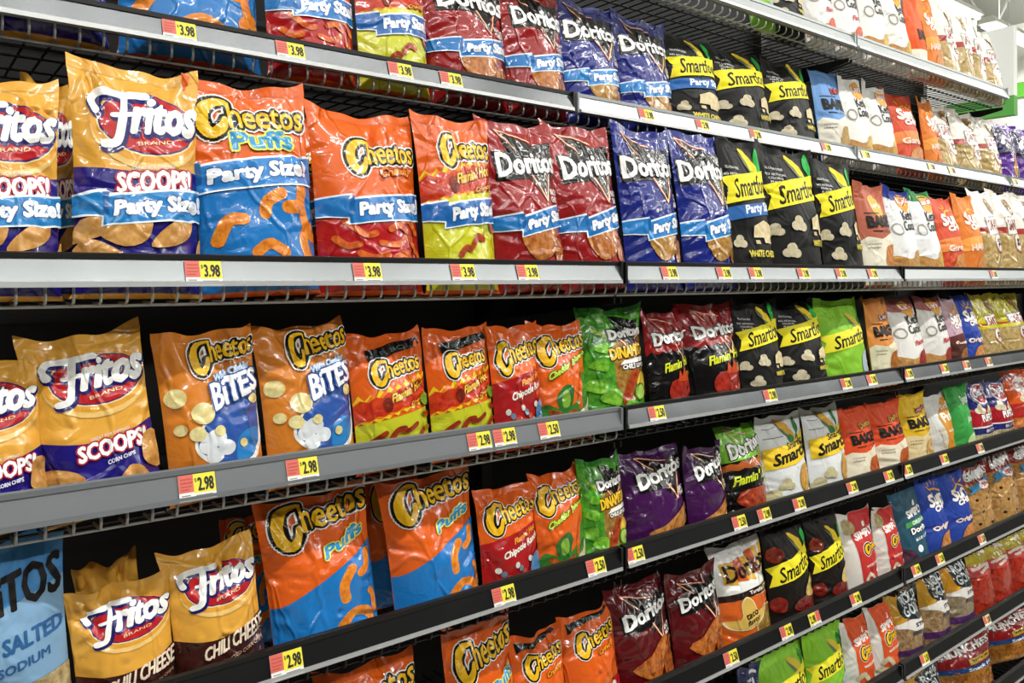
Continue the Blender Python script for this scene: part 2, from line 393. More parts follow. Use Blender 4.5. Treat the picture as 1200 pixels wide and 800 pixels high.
for p in ([(0.12, 0.1), (0.2, 0.05), (0.3, 0.06)], [(0.6, 0.16), (0.7, 0.19), (0.78, 0.16)], [(0.62, -0.03), (0.72, 0.0), (0.8, -0.04)]): a.puff(p, 0.03, 'E8742A', 'B8481A')
a.party(0.225, 0.345, 0.08, '2478C2', 0.32, 0.975)
a = design('crunchy', 'plain orange cheese snack bag with black top strip', OR)
a.poly('size_banner', '0D0D0F', [(0.12, 0.80), (0.2, 0.84), (0.92, 0.93), (0.86, 0.985), (0.2, 0.915), (0.12, 0.92)])
a.text('size_banner', 'ER BOL', 0.26, 0.80, 0.855, 0.89, '4E6A68', dv=0.06)
a.cheetos(0.20, 0.93, 0.58, 0.74, 0.12, 1.4)
a.text('flavour_text', 'Crunchy', 0.52, 0.86, 0.49, 0.56, 'F0981E', dv=0.06, shear=0.25, bold=0.012, outl=[('7A1E0C', 0.026)])
a.puff([(0.5, 0.22), (0.68, 0.26), (0.92, 0.24)], 0.05, 'EC7C2E', 'B8481A'); a.ell('picture', 'B21C22', 0.82, 0.08, 0.2, 0.22); a.ell('picture', 'EEEAE4', 0.72, 0.14, 0.06, 0.08)
def fh_fire(a, lo, hi, seed):
    a.flames('picture', 'E8C822', lambda u: lo(u)-0.03, lambda u: hi(u)+0.03, seed, 17, 0.05)
    a.flames('picture', 'E87A1C', lambda u: lo(u)-0.01, lambda u: hi(u)+0.012, seed+3, 15, 0.04)
    a.flames('picture', film('B52416', 'D2441A'), lo, hi, seed+7, 13, 0.03)
def flamin(a, v, dv):
    a.text('flavour_text', "Flamin' Hot", 0.42, 0.93, v, v+0.085, 'F4C24A', dv=dv, shear=0.25, bold=0.010, outl=[('5A120A', 0.022)])
    a.text('flavour_text', 'Crunchy', 0.66, 0.95, v-0.055, v-0.01, 'EE9A2C', dv=dv*0.6, shear=0.25, bold=0.007, outl=[('5A120A', 0.018)])
    a.ell('picture', film('8C2A14', '5A150C'), 0.36, v-0.0, 0.06, 0.09)
a = design('flamin_party', 'orange and lime flaming snack bag with blue banner', OR)
a.band('colour_panel', 'CBCB26', -0.3, lambda u: 0.36+0.12*u)
fh_fire(a, lambda u: 0.37+0.14*u, lambda u: 0.52+0.16*u, 3)
a.cheetos(0.28, 0.965, 0.69, 0.85, 0.02, 1.5); flamin(a, 0.49, 0.10)
a.puff([(0.86, 0.26), (0.92, 0.21), (0.97, 0.2)], 0.03, 'E2782C', 'B0481C'); a.puff([(0.52, 0.07), (0.60, 0.13), (0.70, 0.12)], 0.035, 'C0501C', '8C3010'); a.puff([(0.34, 0.0), (0.42, 0.05), (0.48, 0.04)], 0.03, 'B84A1C', '8C3010')
a.party(0.225, 0.345, 0.09, '2468B4', 0.30, 0.955)
a = design('flamin', 'orange flaming cheese snack bag with black strip', OR)
a.band('colour_panel', 'C2C62A', -0.3, lambda u: 0.18+0.1*u)
fh_fire(a, lambda u: 0.20+0.16*u, lambda u: 0.36+0.18*u, 5)
a.poly('size_banner', '0D0D0F', [(0.24, 0.74), (0.97, 0.86), (0.92, 0.93), (0.5, 0.895), (0.22, 0.845)])
a.text('size_banner', 'ER BOL', 0.32, 0.86, 0.79, 0.83, '4E6A68', dv=0.06)
a.cheetos(0.24, 0.90, 0.56, 0.72, 0.08, 1.4); flamin(a, 0.345, 0.12)
for p in ([(0.14, 0.03), (0.22, 0.07), (0.3, 0.1)], [(0.52, 0.09), (0.62, 0.1), (0.72, 0.14)], [(0.86, 0.22), (0.92, 0.2), (0.97, 0.22)]): a.puff(p, 0.03, 'B0401C', '7E2410')
a.puff([(0.36, 0.04), (0.44, 0.11), (0.54, 0.12)], 0.035, 'B0401C', '7E2410'); a.puff([(0.76, 0.0), (0.84, 0.08), (0.94, 0.09)], 0.035, 'B0401C', '7E2410')
a.smooth('picture', '5E9A2C', [(0.82, 0.36), (0.9, 0.40), (1.0, 0.38), (0.98, 0.30), (0.88, 0.29)], 4)
a = design('bites', 'tan orange cheese snack bag with blue shield', 'D9822C')
a.smooth('colour_panel', 'F4F2EC', [(0.24, 0.19), (0.45, 0.42), (0.55, 0.60), (0.98, 0.60), (1.02, 0.3), (0.93, 0.02), (0.6, -0.05), (0.32, 0.05)], 4)
a.smooth('colour_panel', '2E56A4', [(0.27, 0.19), (0.47, 0.41), (0.57, 0.57), (0.95, 0.57), (0.98, 0.3), (0.90, 0.05), (0.6, -0.02), (0.34, 0.08)], 4)
a.smooth('colour_panel', '2A80C6', [(0.70, 0.18), (0.95, 0.22), (0.90, 0.05), (0.66, 0.0)], 4)
for x, y, r in ((0.36, 0.15, 0.09), (0.46, 0.20, 0.1), (0.55, 0.12, 0.09), (0.42, 0.08, 0.09), (0.33, 0.22, 0.06)): a.ell('picture', 'D9DEE2', x, y, r, r*0.9)
for x, y, r in ((0.13, 0.52, 0.10), (0.36, 0.385, 0.115), (0.28, 0.245, 0.075), (0.50, 0.245, 0.055), (0.92, 0.44, 0.06), (0.74, 0.13, 0.05), (0.14, 0.29, 0.06)):
    a.ell('picture', film('EADFA6', 'D6C278'), x, y, r)
a.cheetos(0.34, 0.97, 0.74, 0.91, 0.06, 1.65)
a.text('flavour_text', 'White Cheddar', 0.52, 0.90, 0.60, 0.655, 'CFE2F4', dv=0.08, bold=0.005, outl=[('5A92CC', 0.016)])
a.text('flavour_text', 'BiTES', 0.48, 0.965, 0.40, 0.575, 'F8FAFC', dv=0.11, shear=-0.1, bold=0.02, outl=[('2A4E96', 0.045)], grow=-0.25)
a = design('chipotle', 'orange and red hot chipotle cheese snack bag', OR)
a.band('colour_panel', 'A81C1E', -0.3, lambda u: 0.42+0.14*u)
a.cheetos(0.12, 0.98, 0.58, 0.79, 0.12, 1.5)
a.text('flavour_text', "Flamin' Hot", 0.46, 0.93, 0.375, 0.435, 'F0A03A', dv=0.10, shear=0.2, bold=0.008)
a.text('flavour_text', 'Chipotle Ranch', 0.26, 0.96, 0.22, 0.31, 'F6F0E4', dv=0.14, shear=0.15, bold=0.010)
for i in range(13): a.ell('picture', ['8FA6B4', 'D8D4CC', '6A8296', 'B8503C'][i % 4], 0.12+0.065*i, -0.02+0.05*((i*7) % 4)+0.012*i*0.6, 0.04, 0.045)
a.smooth('picture', '4E7FB0', [(0.7, 0.0), (0.74, 0.2), (0.95, 0.24), (0.98, 0.0)], 3)
a = design('jalapeno', 'orange and green cheddar jalapeno cheese snack bag', OR)
a.smooth('colour_panel', '3A7A2A', [(0.0, -0.2), (0.05, 0.14), (0.3, 0.1), (0.6, 0.16), (0.8, 0.38), (1.0, 0.42), (1, -0.2)], 4)
a.smooth('picture', '2E6A2C', [(0.26, 0.10), (0.24, 0.24), (0.42, 0.34), (0.56, 0.30), (0.5, 0.12), (0.38, 0.06)], 4)
a.smooth('picture', '7CA83A', [(0.32, 0.12), (0.32, 0.24), (0.42, 0.29), (0.48, 0.22), (0.44, 0.12)], 4)
a.puff([(0.66, 0.10), (0.72, 0.3), (0.84, 0.46)], 0.035, 'E4702A', 'B8481A'); a.puff([(0.15, 0.08), (0.35, 0.02), (0.55, 0.06)], 0.04, 'C8602A', '7A3A18'); a.puff([(0.7, 0.04), (0.84, 0.08), (0.94, 0.16)], 0.05, 'E8E0CC', 'C8B088')
a.cheetos(0.08, 0.98, 0.64, 0.83, 0.10, 1.6)
a.text('flavour_text', 'Cheddar', 0.16, 0.55, 0.40, 0.47, 'C4E04A', dv=0.12, shear=0.2, bold=0.016, outl=[('2A5A1E', 0.034)])
a.text('flavour_text', 'Jalapeno', 0.60, 0.965, 0.53, 0.60, 'C4E04A', dv=0.10, shear=0.2, bold=0.014, outl=[('2A5A1E', 0.03)])
def dchip(a, v=0.0, c='C9803A', c2='8A4416', dx=0.0):
    a.chip([(0.26+dx, v+0.13), (0.50+dx, v+0.18), (0.80+dx, v+0.24), (0.74+dx, v+0.06), (0.62+dx, v-0.02), (0.40+dx, v-0.03)], c, c2)
    a.chip([(0.76+dx, v+0.10), (0.90+dx, v+0.12), (0.99, v+0.02), (0.97, v-0.10), (0.72+dx, v-0.04)], c2 if False else 'B8722E', c2)
def cool_sub(a, l1, l2, v): 
    a.text('flavour_text', l1, 0.78, 0.965, v, v+0.045, 'F2E8E4', dv=0.01, bold=0.004); a.text('flavour_text', l2, 0.78, 0.965, v-0.055, v-0.012, 'F2E8E4', dv=0.01, bold=0.004)
a = design('nacho_party', 'red tortilla chip bag with blue banner', '96191C')
a.doritos(0.13, 0.98, 0.575, 0.735, 0.05); cool_sub(a, 'NACHO', 'CHEESE', 0.44); dchip(a)
a.party(0.17, 0.27, 0.12, '2478C0', 0.36, 0.965)
a = design('cool_party', 'blue tortilla chip bag with light blue banner', '18267F')
a.doritos(0.07, 0.97, 0.59, 0.74, 0.04); cool_sub(a, 'COOL', 'RANCH', 0.43); dchip(a, 0.0, 'C2914A', '8E6426')
a.party(0.15, 0.25, 0.11, '2C86D0', 0.34, 0.965)
a = design('spicy', 'dark maroon spicy tortilla chip bag', '5A0D12')
a.doritos(0.16, 0.975, 0.54, 0.68, 0.13); cool_sub(a, 'SPICY', 'NACHO', 0.42)
a.chip([(0.16, 0.13), (0.42, 0.24), (0.70, 0.38), (0.82, 0.34), (0.62, 0.06), (0.44, -0.02)], 'C8762E', '8E4012'); a.chip([(0.66, 0.1), (0.86, 0.34), (0.98, 0.25), (0.96, 0.0), (0.70, -0.04)], 'B86428', '7E3410')
a = design('purple', 'dark purple sweet chili tortilla chip bag', '42144E')
a.doritos(0.20, 0.975, 0.56, 0.72, 0.16); cool_sub(a, 'SPICY', 'SWEET', 0.46)
a.chip([(0.22, 0.06), (0.5, 0.13), (0.85, 0.30), (0.98, 0.28), (0.9, 0.1), (0.7, -0.02), (0.32, -0.04)], 'CE9448', 'A05C24')
a = design('nacho_hot', 'red and black hot tortilla chip bag with flames', '0E0B0B', seal='8E1416')
a.flames('colour_panel', film('9A1A18', '7A1010'), lambda u: 0.50+0.06*u, lambda u: 1.1, 9, 11, 0.05)
a.doritos(0.16, 0.975, 0.60, 0.73, 0.06, panel=False)
a.text('flavour_text', "Flamin' Hot", 0.26, 0.965, 0.30, 0.40, 'D8DE2E', dv=0.09, shear=0.3, bold=0.009)
a.text('flavour_text', 'NACHO', 0.76, 0.96, 0.26, 0.30, 'C8CE2E', dv=0.0, bold=0.004)
a.chip([(0.28, 0.08), (0.36, 0.2), (0.62, 0.24), (0.88, 0.26), (0.84, 0.06), (0.62, -0.02), (0.38, -0.03)], 'B23222', '7E1810'); a.poly('picture', 'C2481E', [(0.5, 0.2), (0.56, 0.32), (0.62, 0.25), (0.7, 0.36), (0.74, 0.26), (0.82, 0.32), (0.84, 0.2)])
a = design('lime_hot', 'bright green and black hot lime tortilla chip bag', '0E0D0B', seal='78B832')
a.band('colour_panel', '78B832', lambda u: 0.56+0.06*u, 1.1)
a.flames('colour_panel', 'A8541E', lambda u: 0.46+0.04*u, lambda u: 0.53+0.06*u, 2, 9, 0.03)
a.doritos(0.14, 0.965, 0.60, 0.76, 0.12, panel=False)
a.text('flavour_text', "Flamin' Hot", 0.12, 0.90, 0.28, 0.39, 'CFE02E', dv=0.09, shear=0.3, bold=0.009); a.text('flavour_text', 'LIMON', 0.72, 0.95, 0.27, 0.31, 'CFE02E', bold=0.005)
a.chip([(0.16, 0.06), (0.2, 0.2), (0.5, 0.24), (0.8, 0.22), (0.85, 0.06), (0.5, -0.03)], 'C04A22', '8A2410')
a = design('dinamita', 'leafy green rolled tortilla chip bag', '4E9A22', seal='2E7A26')
a.band('colour_panel', film('5AA828', '2C7A1E'), -0.3, 0.95)
a.smooth('colour_panel', film('B08A3E', '7A4A1E'), [(0.35, 0.15), (0.36, 0.55), (0.5, 0.76), (0.95, 0.80), (1, 0.4), (1, 0.1), (0.6, 0.05)], 4)
a.smooth('picture', film('B8C832', '7A9A22'), [(0.12, 0.78), (0.3, 0.66), (0.42, 0.6), (0.4, 0.68)], 4)
a.doritos(0.36, 0.965, 0.66, 0.75, 0.04, tri=False)
for c, r in (('B4480E', 0.018), ('F0DCC0', 0.007)): a.stroke('logo', c, [(0.52, 0.64), (0.68, 0.5), (0.9, 0.70)], r, n=1)
a.text('flavour_text', 'DINAMITA', 0.30, 0.975, 0.455, 0.56, 'F0C42A', dv=0.05, bold=0.02, outl=[('3A1810', 0.045)])
a.poly('flavour_text', 'F2F0EC', [(0.42, 0.40), (0.97, 0.43), (0.97, 0.475), (0.5, 0.445)])
a.text('flavour_text', 'CHILE LIMON', 0.46, 0.96, 0.355, 0.395, 'F6F4F0', dv=0.02, bold=0.008, outl=[('141010', 0.03)])
a.puff([(0.45, 0.06), (0.55, 0.18), (0.66, 0.3)], 0.075, 'C04E1E', '8A2A10'); a.smooth('picture', 'E0C040', [(0.68, 0.2), (0.78, 0.32), (0.9, 0.28), (0.9, 0.16)], 4)
a.ell('picture', '4E8A1E', 0.76, 0.12, 0.13); a.ell('picture', 'A8CC5A', 0.76, 0.12, 0.105)
a.puff([(0.93, 0.1), (0.95, 0.3)], 0.04, 'B4481E', '8A2A10')
for x, y, r in ((0.15, 0.4, 0.1), (0.1, 0.2, 0.12), (0.25, 0.08, 0.13), (0.2, 0.56, 0.08), (0.5, -0.02, 0.1)): a.smooth('picture', film('8CC83C', '4E9A22'), [(x-r, y), (x-0.3*r, y+0.7*r), (x+r, y+0.5*r), (x+0.6*r, y-0.5*r)], 4)
a = design('taco', 'white and orange taco chip bag with sombrero', 'ECECE8', asp=1.35)
a.band('colour_panel', 'D96420', -0.3, 0.40); a.band('colour_panel', '26120E', lambda u: 0.385+0.035*u, lambda u: 0.46+0.055*u)
for u0, u1, lo, c in ((0.1, 0.28, 0.56, 'E3AE2E'), (0.28, 0.48, 0.58, 'D2561C'), (0.46, 0.62, 0.57, 'E3AE2E'), (0.60, 0.84, 0.62, 'D2561C'), (0.8, 0.98, 0.64, 'E3AE2E')):
    a.poly('logo', c, [(u0, lo+0.02), (u1, lo), (u1, lo+0.27), (u0, lo+0.25)])
a.text('logo', 'Doritos', 0.14, 0.985, 0.60, 0.78, '2A0E0A', dv=0.07, bold=0.010)
a.text('flavour_text', 'Tortilla Chips', 0.42, 0.92, 0.415, 0.465, 'F4E8DC', dv=0.025, bold=0.003)
a.ell('picture', 'EAD8A0', 0.72, 0.05, 0.27, 0.30); a.ell('picture', film('B08A3A', '7A5A20'), 0.72, 0.04, 0.25, 0.285)
hat = [(0.04, 0.16), (0.12, 0.08), (0.34, 0.06), (0.55, 0.12), (0.68, 0.26), (0.60, 0.255), (0.50, 0.22), (0.44, 0.34), (0.34, 0.40), (0.26, 0.34), (0.24, 0.19), (0.14, 0.17)]
a.smooth('picture', 'F0DFAE', [(x+(x-0.35)*0.09, y+(y-0.2)*0.09) for x, y in hat], 4); a.smooth('picture', 'D8B456', hat, 4)
a.text('flavour_text', 'taco', 0.28, 0.50, 0.155, 0.215, '2E160C', dv=0.04, bold=0.009); a.text('flavour_text', 'flavor', 0.29, 0.52, 0.085, 0.14, '2E160C', dv=0.05, bold=0.006)
def sm_fine(a, c='D8D8D4', v=0.74):
    for i, (t, l) in enumerate((('GLUTEN FREE', 0.24), ('NO ARTIFICIAL', 0.28), ('COLORS OR', 0.2), ('FLAVORS', 0.18), ('NO ARTIFICIAL', 0.28), ('PRESERVATIVES', 0.3))):
        a.text('flavour_text', t, 0.20-l/2, 0.20+l/2, v-0.037*i-(0.02 if i > 0 else 0)-(0.02 if i > 3 else 0), v+0.021-0.037*i-(0.02 if i > 0 else 0)-(0.02 if i > 3 else 0), c, dv=-0.01, bold=0.001)
BLK = '161616'
a = design('smart_party', 'black popcorn bag with blue and yellow bands', BLK, matte=True)
sm_fine(a); a.corn(0.66, 0.64); a.smartfood(0.46, 0.07)
a.poly('size_banner', '2E66AC', [(0, 0.30), (1, 0.37), (1, 0.47), (0, 0.41)]); a.text('size_banner', 'Party Size!', 0.26, 0.965, 0.33, 0.42, 'F2F6FC', dv=0.05, bold=0.016, grow=0.1)
a.cheese(0.62, 0.18, 0.27, 0.12); a.popcorn(0.14, 0.12, 0.05); a.text('flavour_text', 'WHITE CHEDDAR', 0.22, 0.96, 0.0, 0.05, 'D8C84A', bold=0.006)
a = design('smart', 'black cheddar popcorn bag with yellow name flag', BLK, matte=True)
sm_fine(a, v=0.79); a.corn(0.70, 0.66); a.smartfood(0.44, 0.12)
a.cheese(0.74, 0.27, 0.17, 0.12); a.popcorn(0.34, 0.28, 0.065); a.popcorn(0.20, 0.05, 0.06); a.popcorn(0.06, 0.24, 0.05)
a.text('flavour_text', 'WHITE CHEDDAR', 0.54, 0.975, 0.10, 0.15, 'D8C84A', dv=0.01, bold=0.006)
a = design('smart_green', 'lime green popcorn bag with yellow name flag', '86C232', matte=True)
a.corn(0.72, 0.52, 0.9, 'D9C23A', '2E8A34'); a.smartfood(0.30, 0.14, yellow='E8E034', h=0.2)
a.smooth('picture', 'A9B4BE', [(0.6, 0.02), (0.62, 0.2), (0.74, 0.28), (0.9, 0.30), (0.86, 0.1), (0.72, -0.02)], 4)
a = design('smart_hot', 'black and red hot popcorn bag with yellow name flag', '17120F', matte=True)
a.corn(0.72, 0.56, 0.95); a.smartfood(0.32, 0.16, h=0.2); a.ell('picture', film('A23A1E', '6E1E10'), 0.16, 0.66, 0.14, 0.13); a.ell('picture', film('8A2418', '5E140E'), 0.1, 0.1, 0.10, 0.13)
a.smooth('picture', film('8A241C', '4E100E'), [(0.3, 0.02), (0.4, 0.12), (0.62, 0.14), (0.9, 0.16), (1.0, 0.06), (0.7, -0.05)], 4)
a.smooth('picture', film('E0C878', 'B89A48'), [(0.58, 0.14), (0.62, 0.25), (0.80, 0.34), (0.96, 0.32), (0.97, 0.2), (0.78, 0.11)], 4)
a = design('smart_white', 'white popcorn snack bag with broad yellow band', 'DDE0E0', matte=True)
a.stroke('flavour_text', '8A8A8A', [(0.12, 0.85), (0.4, 0.85)], 0.008, n=1); a.stroke('flavour_text', '8A8A8A', [(0.1, 0.73), (0.45, 0.73)], 0.008, n=1)
a.corn(0.62, 0.66, 0.95, 'D8A63A', '2E7A3A'); a.poly('logo', 'EBC62A', [(0.05, 0.34), (0.5, 0.37), (1, 0.48), (1, 0.78), (0.6, 0.64), (0.05, 0.60)])
a.text('logo', 'Smartfood', 0.44, 0.92, 0.555, 0.64, '1E1A10', dv=0.07, shear=0.3, bold=0.004); a.text('logo', 'Smart50', 0.16, 0.975, 0.38, 0.52, '14120C', dv=0.12, shear=0.3, bold=0.016)
a.ell('picture', film('D9A23E', 'C08A2A'), 0.70, 0.18, 0.14, 0.26, rot=-0.15); a.popcorn(0.30, 0.13, 0.07, 'C8C294'); a.popcorn(0.12, -0.02, 0.09, 'C8C294')
def baked(a, flag, cream='E4DAC2', chipc=('C4622C', '9A4218'), word='BAKED', logo=('CHIPS', 'E9C98A')):
    a.smooth('colour_panel', cream, [(0, -0.3), (0, 0.30), (0.4, 0.31), (0.8, 0.40), (1, 0.36), (1, -0.3)], 3)
    a.band('logo', '1A1512', lambda u: 0.62, lambda u: 0.632, 0.12, 0.5, 2); a.band('logo', '1A1512', 0.62, 0.632, 0.78, 0.98, 2)
    a.text('logo', word, 0.14, 0.97, 0.45, 0.58, '1A1512', dv=0.03, bold=0.018)
    if logo[0]: a.text('logo', logo[0], 0.42, 0.82, 0.66, 0.74, logo[1], dv=0.05, shear=0.2, bold=0.020, outl=[('3A2012', 0.045)])
    a.band('logo', '1A1512', 0.40, 0.412, 0.2, 0.45, 2); a.text('flavour_text', '65% LESS FAT', 0.5, 0.95, 0.395, 0.425, '1A1512', dv=0.02)
    a.text('flavour_text', 'crunchy', 0.1, 0.36, 0.24, 0.265, '2A2018'); a.text('flavour_text', 'cheese', 0.1, 0.32, 0.2, 0.225, '2A2018')
    a.chip([(0.42, 0.02), (0.5, 0.2), (0.62, 0.24), (0.85, 0.24), (0.95, 0.08), (0.7, -0.06)], *chipc)
a = design('baked_cheese', 'vermilion baked cheese snack bag with cream bottom', 'D84E26', matte=True); baked(a, 1, logo=('Cheetos', 'E9B24A'))
a = design('baked_yellow', 'yellow baked potato crisp bag with black bold word', 'E2B92C', matte=True); baked(a, 1, 'DCC89A', ('C8A468', 'A67E42'), 'BAKED', ("Lay's", 'E88AA0'))
a = design('baked_tan', 'orange tan baked crisp bag with cream bottom', 'DC8E44', matte=True); baked(a, 1, 'DCD6B8', ('B4702E', '8E5218'), 'BAKED', ("Lay's", 'E4D0DC'))
a = design('baked_rust', 'dusty rust baked crisp bag with yellow oval', 'B5644E', matte=True); a.ell('logo', 'EDB45A', 0.5, 0.72, 0.18, 0.22); a.text('logo', "Lay's", 0.36, 0.64, 0.69, 0.76, 'F8F0EC', bold=0.014)
baked(a, 1, 'E6E0CC', ('CE8848', 'A8642C'), 'BAKED', ('', 'B5644E'))
a = design('baked_blue', 'light blue baked ripple crisp bag with white bottom', '6F9CD6', matte=True); baked(a, 1, 'E4E0D2', ('C4A468', 'A07E44'), 'BAKED', ('Ruffles', 'D04A3C'))
a = design('baked_top', 'orange baked snack bag with black bold word', 'E8602E', matte=True)
a.text('logo', 'BAKED', 0.3, 0.96, 0.30, 0.44, '1A1210', bold=0.02); a.band('colour_panel', 'ECE4D0', -0.3, 0.16); a.smooth('picture', film('E8B27A', 'C87A3A'), [(0.7, 0.2), (0.75, 0.6), (1, 0.7), (1, 0.1)], 3)
def kettle(a, word2, chipc, flav, fc):
    a.ell('logo', 'E6A84A', 0.62, 0.83, 0.20, 0.20); a.text('logo', "Lay's", 0.46, 0.80, 0.79, 0.89, 'FFFFFF', dv=0.02, bold=0.02, outl=[('C03A34', 0.05)])
    a.text('logo', 'Kettle', 0.40, 0.92, 0.575, 0.70, '26221E', dv=0.03, bold=0.006); a.text('logo', 'Cooked', 0.36, 0.94, 0.44, 0.56, '26221E', dv=0.03, bold=0.006)
    a.stroke('logo', '9E9A8C', [(0.19+0.10*math.cos(k*0.8), 0.46+0.07*math.sin(k*0.8)) for k in range(8)], 0.013, n=2, closed=True)
    if flav: a.text('flavour_text', flav, 0.46, 0.84, 0.26, 0.33, fc, dv=0.05, shear=0.25, bold=0.005)
    a.chip([(0.0, -0.1), (0.02, 0.13), (0.3, 0.08), (0.5, 0.1), (0.8, 0.07), (1.0, 0.12), (1.0, -0.1)], 'C89A5A', 'A8743A')
    a.chip([(0.45, 0.0), (0.55, 0.17), (0.75, 0.2), (0.95, 0.2), (0.98, 0.04), (0.7, -0.05)], *chipc)
a = design('kettle_red', 'white kettle crisp bag with maroon top', 'E4E2DE', matte=True, seal='8E4A48')
a.band('colour_panel', '9C5A56', lambda u: 0.80-0.05*sin(PI*u)+0.05*u, 1.1); kettle(a, '', ('A8382E', '7E201C'), 'Flamin', 'C0303A')
a = design('kettle_gold', 'white kettle crisp bag with golden base', 'ECECE8', matte=True); kettle(a, '', ('DCC070', 'B8923C'), '', '9A948A')
a = design('kettle_blue', 'white kettle crisp bag with dark blue top', 'E9EAEA', matte=True, seal='2E3E8E'); a.band('colour_panel', '2E3E8E', 0.86, 1.1); kettle(a, '', ('C8A468', '9A7238'), '', '9A948A')
a = design('kettle_green', 'white kettle crisp bag with dark green top', 'E9EAEA', matte=True, seal='1E7A3A'); a.band('colour_panel', '1E7A3A', lambda u: 0.84+0.04*u, 1.1); kettle(a, '', ('D8B860', 'A88238'), '', '8A9A7A')
a = design('kettle_pink', 'white kettle crisp bag with coral base', 'ECEAE8', matte=True); kettle(a, '', ('D86A52', 'B84A36'), 'Flamin', 'C84A52')
def sun(a, c2, flav):
    a.smooth('colour_panel', c2, [(0, 0.34), (0.5, 0.40), (1, 0.42), (1, 0.26), (0.5, 0.24), (0, 0.2)], 3)
    a.stroke('logo', 'F0B23A', [(0.34, 0.70), (0.55, 0.80), (0.78, 0.74)], 0.02)
    for k in range(5): a.stroke('logo', 'F0B23A', [(0.40+0.09*k, 0.80+0.03*(2-abs(2-k))), (0.37+0.11*k, 0.85+0.04*(2-abs(2-k)))], 0.010, n=1)
    a.text('logo', 'Sun', 0.24, 0.76, 0.56, 0.72, 'FCF4EC', dv=0.05, shear=0.1, bold=0.022); a.text('logo', 'CHIPS', 0.34, 0.92, 0.48, 0.55, 'FCF4EC', dv=0.06, bold=0.014)
    a.text('flavour_text', flav, 0.2, 0.9, 0.2, 0.28, 'F6DCCC', dv=0.04, bold=0.008)
    a.chip([(0.3, -0.05), (0.4, 0.12), (0.62, 0.17), (0.95, 0.17), (0.98, -0.05)], 'D89A5A', 'B0642E')
a = design('sun_red', 'red multigrain crisp bag with rising sun', 'CE4E30', matte=True); sun(a, 'E88A4A', 'Garden')
a = design('sun_orange', 'orange multigrain crisp bag with rising sun', 'DC7E34', matte=True); sun(a, 'F0A24A', 'HARVEST')
a = design('sun_blue', 'royal blue multigrain crisp bag with white lettering', '2C48A4', matte=True); sun(a, '26409A', 'Original')
a = design('sun_pale', 'mauve and brown multigrain crisp bag', 'BFA0AE', matte=True); sun(a, '5A2A28', 'Sweet'); a.band('colour_panel', '4E2A22', -0.3, 0.24); a.chip([(0.3, -0.05), (0.4, 0.14), (0.95, 0.17), (0.98, -0.05)], 'A8703E', '7E4A22')
def santitas(a, red='A83A34'):
    a.band('picture', film('C9B07C', 'A08448'), -0.3, lambda u: 0.44+0.03*sin(9*u))
    a.band('colour_panel', red, 0.42, 0.50)
    a.poly('logo', '8E8A84', [(0.24, 0.38), (0.985, 0.42), (0.985, 0.68), (0.24, 0.64)]); a.poly('logo', 'EFE8DE', [(0.27, 0.40), (0.975, 0.44), (0.975, 0.66), (0.27, 0.62)])
    a.text('logo', 'SANTITAS', 0.31, 0.96, 0.455, 0.595, '8E2A2E', dv=0.03, bold=0.012)
    a.ell('size_banner', 'B04A4A', 0.62, 0.285, 0.22, 0.19); a.ell('size_banner', 'EEE6DA', 0.62, 0.295, 0.2, 0.165); a.text('size_banner', '$2', 0.50, 0.72, 0.25, 0.345, '5A2A30', bold=0.012)
    a.ell('picture', film('B08A58', '7A5A34'), 0.72, 0.80, 0.10, 0.19, rot=0.35)
a = design('santitas', 'clear white tortilla chip bag with boxed red name', 'EDE8DC'); santitas(a)
a = design('santitas_yellow', 'yellow tortilla chip bag with price roundel', 'CFC22C'); santitas(a, 'B04A26'); a.band('colour_panel', 'CFC22C', lambda u: 0.40+0.03*u, lambda u: 0.46+0.03*u)
a = design('purple_bag', 'shiny violet snack bag', '5A2A90'); a.smooth('logo', '201444', [(0.0, 0.45), (0.05, 0.85), (0.4, 0.9), (0.6, 0.6), (0.4, 0.42)], 4); a.stroke('logo', 'E8E4F0', [(0.2, 0.6), (0.35, 0.72), (0.55, 0.66)], 0.05); a.stroke('logo', 'E8E4F0', [(0.5, 0.8), (0.7, 0.84)], 0.05); a.smooth('picture', film('D89A4A', 'A85A24'), [(0.4, 0.05), (0.5, 0.4), (0.9, 0.45), (0.95, 0.1)], 4); a.smooth('picture', '5E9A3A', [(0.6, 0.0), (0.65, 0.18), (0.95, 0.2), (0.98, 0.0)], 4)
a = design('puffcorn', 'red and navy puffed corn bag with white lettering', '2A2E7C', matte=False)
a.band('colour_panel', 'A81E2A', 0.20, 0.52); a.ell('logo', 'F2F0F0', 0.55, 0.78, 0.33, 0.28); a.ell('logo', 'B02430', 0.55, 0.78, 0.29, 0.24)
a.text('logo', "Chester's", 0.26, 0.92, 0.72, 0.86, 'FFFFFF', dv=0.08, bold=0.014, outl=[('2A2E7C', 0.04)]); a.popcorn(0.32, 0.5, 0.09, 'F0E8D0'); a.popcorn(0.66, 0.46, 0.08, 'F0E8D0')
a.text('flavour_text', 'PUFFCORN', 0.28, 0.965, 0.29, 0.41, 'FFFFFF', dv=0.02, bold=0.014); a.band('flavour_text', 'F0EEEE', 0.19, 0.215); a.text('flavour_text', 'BUTTER', 0.3, 0.9, 0.11, 0.16, 'D8CCDC', bold=0.004); a.band('picture', film('C8BC94', '9A8E62'), -0.3, 0.08)
a = design('puffcorn_orange', 'orange puffed corn bag with folded peaked top', 'DC5A22'); a.ell('logo', 'F2E8E0', 0.55, 0.7, 0.33, 0.24); a.text('logo', "Chester's", 0.26, 0.92, 0.66, 0.78, 'B02430', dv=0.05, bold=0.014); a.popcorn(0.4, 0.48, 0.09, 'F0E0C0')
